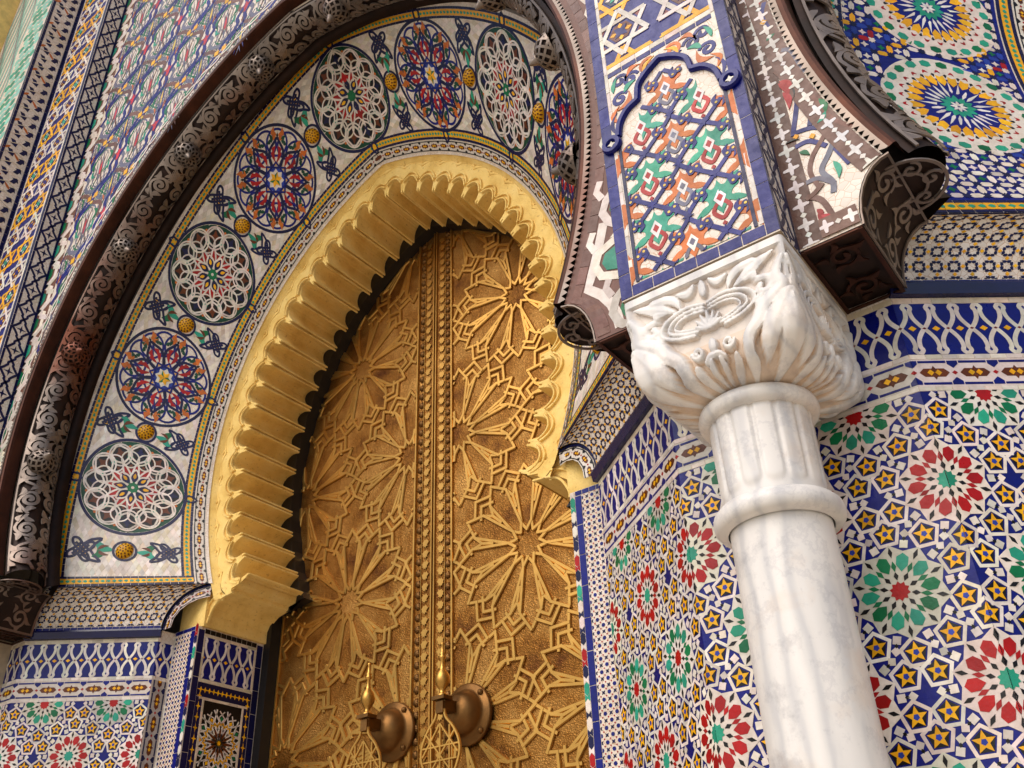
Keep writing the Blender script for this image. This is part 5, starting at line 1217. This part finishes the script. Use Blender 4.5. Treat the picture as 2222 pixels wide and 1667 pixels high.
lathe('necking_ring', [(.110,2.578),(.126,2.580),(.134,2.588),(.137,2.600),(.134,2.612),(.124,2.620),(.110,2.622)], cx_, cy_, 'marble', co, n=64)
# capital: carved height field over a square-to-round loft
def cap_curves():
    L = []
    def S_(pts, w0, w1, w2, h=1., mir=True):
        for m_ in ((1, -1) if mir else (1,)):
            P = smooth([(m_*min(x*1.18, 1.0) if x < .7 else m_*x, y-.05*(1-abs(y-.5)*2) if y < .62 else y) for x, y in pts], 10); t_ = np.linspace(0, 1, len(P)); w0, w1, w2 = w0*1.12, w1*1.12, w2*1.12; wd = np.where(t_ < .5, w0+(w1-w0)*np.sin(t_*PI), w2+(w1-w2)*np.sin(t_*PI)); L.append((P, np.maximum(wd, .004), h))
    S_([(.93,.125),(.74,.19),(.56,.23),(.38,.32)], .004, .085, .012); S_([(.60,.15),(.46,.16),(.36,.22),(.32,.30)], .06, .06, .02)   # corner leaves
    S_([(.70,.32),(.58,.27),(.48,.30)], .02, .055, .01); S_([(.10,.13),(.20,.19),(.34,.155)], .02, .055, .006)
    S_([(0,.12),(0,.20),(0,.28)], .02, .07, .01, 1., False)
    for d_, w_ in ((0,.024),(.075,.022),(.14,.018)):
        S_([(.03,.36+d_*.5),(.26-d_*.3,.33+d_*.6),(.50-d_,.39+d_*.35),(.57-d_*1.1,.51),(.42-d_,.585-d_*.25),(.20-d_*.6,.615-d_*.3)], w_, w_*1.15, w_)
    for x, y in ((.0,.43),(.09,.455),(.155,.50),(.175,.55)): S_([(0,.60),(x*.6,(y+.60)/2),(x,y)], .012, .034, .010, 1.1)
    S_([(.74,.34),(.83,.36),(.86,.43),(.80,.49),(.73,.46),(.75,.41)], .045, .045, .04)                                                  # side curl
    S_([(.66,.47),(.70,.55),(.62,.60),(.50,.63)], .03, .05, .012)
    S_([(.965,.22),(.90,.38),(.92,.50),(.74,.60),(.56,.66),(.44,.76),(.42,.88),(.48,.95)], .03, .085, .07, 1.35)                        # long S leaf
    S_([(.98,.56),(.86,.66),(.78,.78),(.74,.90)], .05, .12, .05, 1.6); S_([(1.0,.60),(1.0,.76),(1.0,.94)], .05, .15, .08, 1.75); S_([(.62,.72),(.60,.82),(.62,.92)], .02, .055, .02, 1.5)
    for k in range(1): S_([(.20+.075*math.cos(a)*(1-a/11), .745+.05*math.sin(a)*(1-a/11)) for a in np.linspace(0, 7.5, 12)], .030, .030, .03, 1.2)
    S_([(0,.68),(0,.72),(0,.76)], .03, .075, .03, 1.2, False); S_([(.13,.84),(.06,.80),(0,.80)], .03, .04, .03, 1.2); S_([(.06,.84),(.08,.90),(.05,.96)], .03, .05, .03, 1.3); S_([(.26,.86),(.26,.92),(.20,.97)], .04, .07, .04, 1.3)
    return L
NF, NK = 120, 130
Fv = np.linspace(-1, 1, NF, endpoint=False); Kv = np.linspace(0, 1, NK); FG, KG = np.meshgrid(Fv, Kv, indexing='ij'); hgt = np.zeros_like(FG)
for P, w_, h in cap_curves():
    Pd = np.concatenate([P[:-1], (P[1:]+P[:-1])/2, P[-1:]]); wd = np.concatenate([w_[:-1], (w_[1:]+w_[:-1])/2, w_[-1:]])
    dn = (np.sqrt((FG[..., None]-Pd[:,0])**2+((KG[..., None]-Pd[:,1])*1.35)**2)/wd).min(-1); x = np.clip((1-dn)*2.4, 0, 1); hgt = np.maximum(hgt, h*(.80*np.minimum(x*1.6, 1)+.20*np.clip(1-dn, 0, 1)))
plate = np.clip((.085-KG)/.010, 0, 1); edge = np.clip((np.abs(FG)-.955)/.02, 0, 1)*(KG < .55); hgt = np.maximum(hgt, np.maximum(plate, edge))
rows_, st_ = [], []
PK = np.array([(0,.205,2.9065,40),(.10,.205,2.878,40),(.30,.203,2.820,24),(.50,.201,2.762,20),(.62,.200,2.728,14),(.74,.200,2.693,10),(.84,.194,2.662,7),(.92,.175,2.637,4.2),(.97,.146,2.625,2.8),(1,.112,2.619,2)])
kk_ = np.linspace(0, 1, 400); SMK = [np.interp(kk_, PK[:,0], PK[:,j]) for j in (1, 2, 3)]; ker = np.hanning(41); ker /= ker.sum()
SMK = [np.convolve(np.pad(a_, 20, mode='reflect', reflect_type='odd'), ker, 'valid') for a_ in SMK]
kz = lambda k: float(np.interp(k, kk_, SMK[1]))
for ik, k in enumerate(Kv):
    hs = float(np.interp(k, kk_, SMK[0])); ex = max(2., float(np.interp(k, kk_, SMK[2])))
    row = []
    for side in range(4):
        for i_f, f_ in enumerate(Fv):
            th_ = PI/4*f_; c_, s_ = math.cos(th_), math.sin(th_); r_ = hs*(abs(c_)**ex+abs(s_)**ex)**(-1/ex)
            t_ = math.tan(th_)     # keeps columns evenly spaced on the flat face
            relief = (.0125+.004*min(1, max(0, (k-.55)/.2)))*(hgt[i_f, ik]-1.0) if k < .985 else -.004
            rr_ = r_+relief*(1 if k > .0 else 0)/max(.6, c_)
            a = -PI/2+side*PI/2+th_; row.append((cx_+rr_*math.cos(a), cy_+rr_*math.sin(a), kz(k)))
            hh_ = hgt[i_f, ik]; st_.append((.30*max(0, 1-abs(hh_-.30)/.45)+.10*(hh_ < .2))*(1+1.1*(k > .66)) if k > .07 else 0)
    rows_.append(row)
cp_ = grid_mesh('capital', rows_, 'marble', co, closed_v=True, stain=st_); cp_.data.set_sharp_from_angle(angle=math.radians(38)); cp_['label'] = 'square marble capital carved with scrolls and leaves'
V = [rows_[0][i] for i in range(len(rows_[0]))]; mesh_obj('abacus_top', V, [tuple(range(len(V)))], 'marble', co)
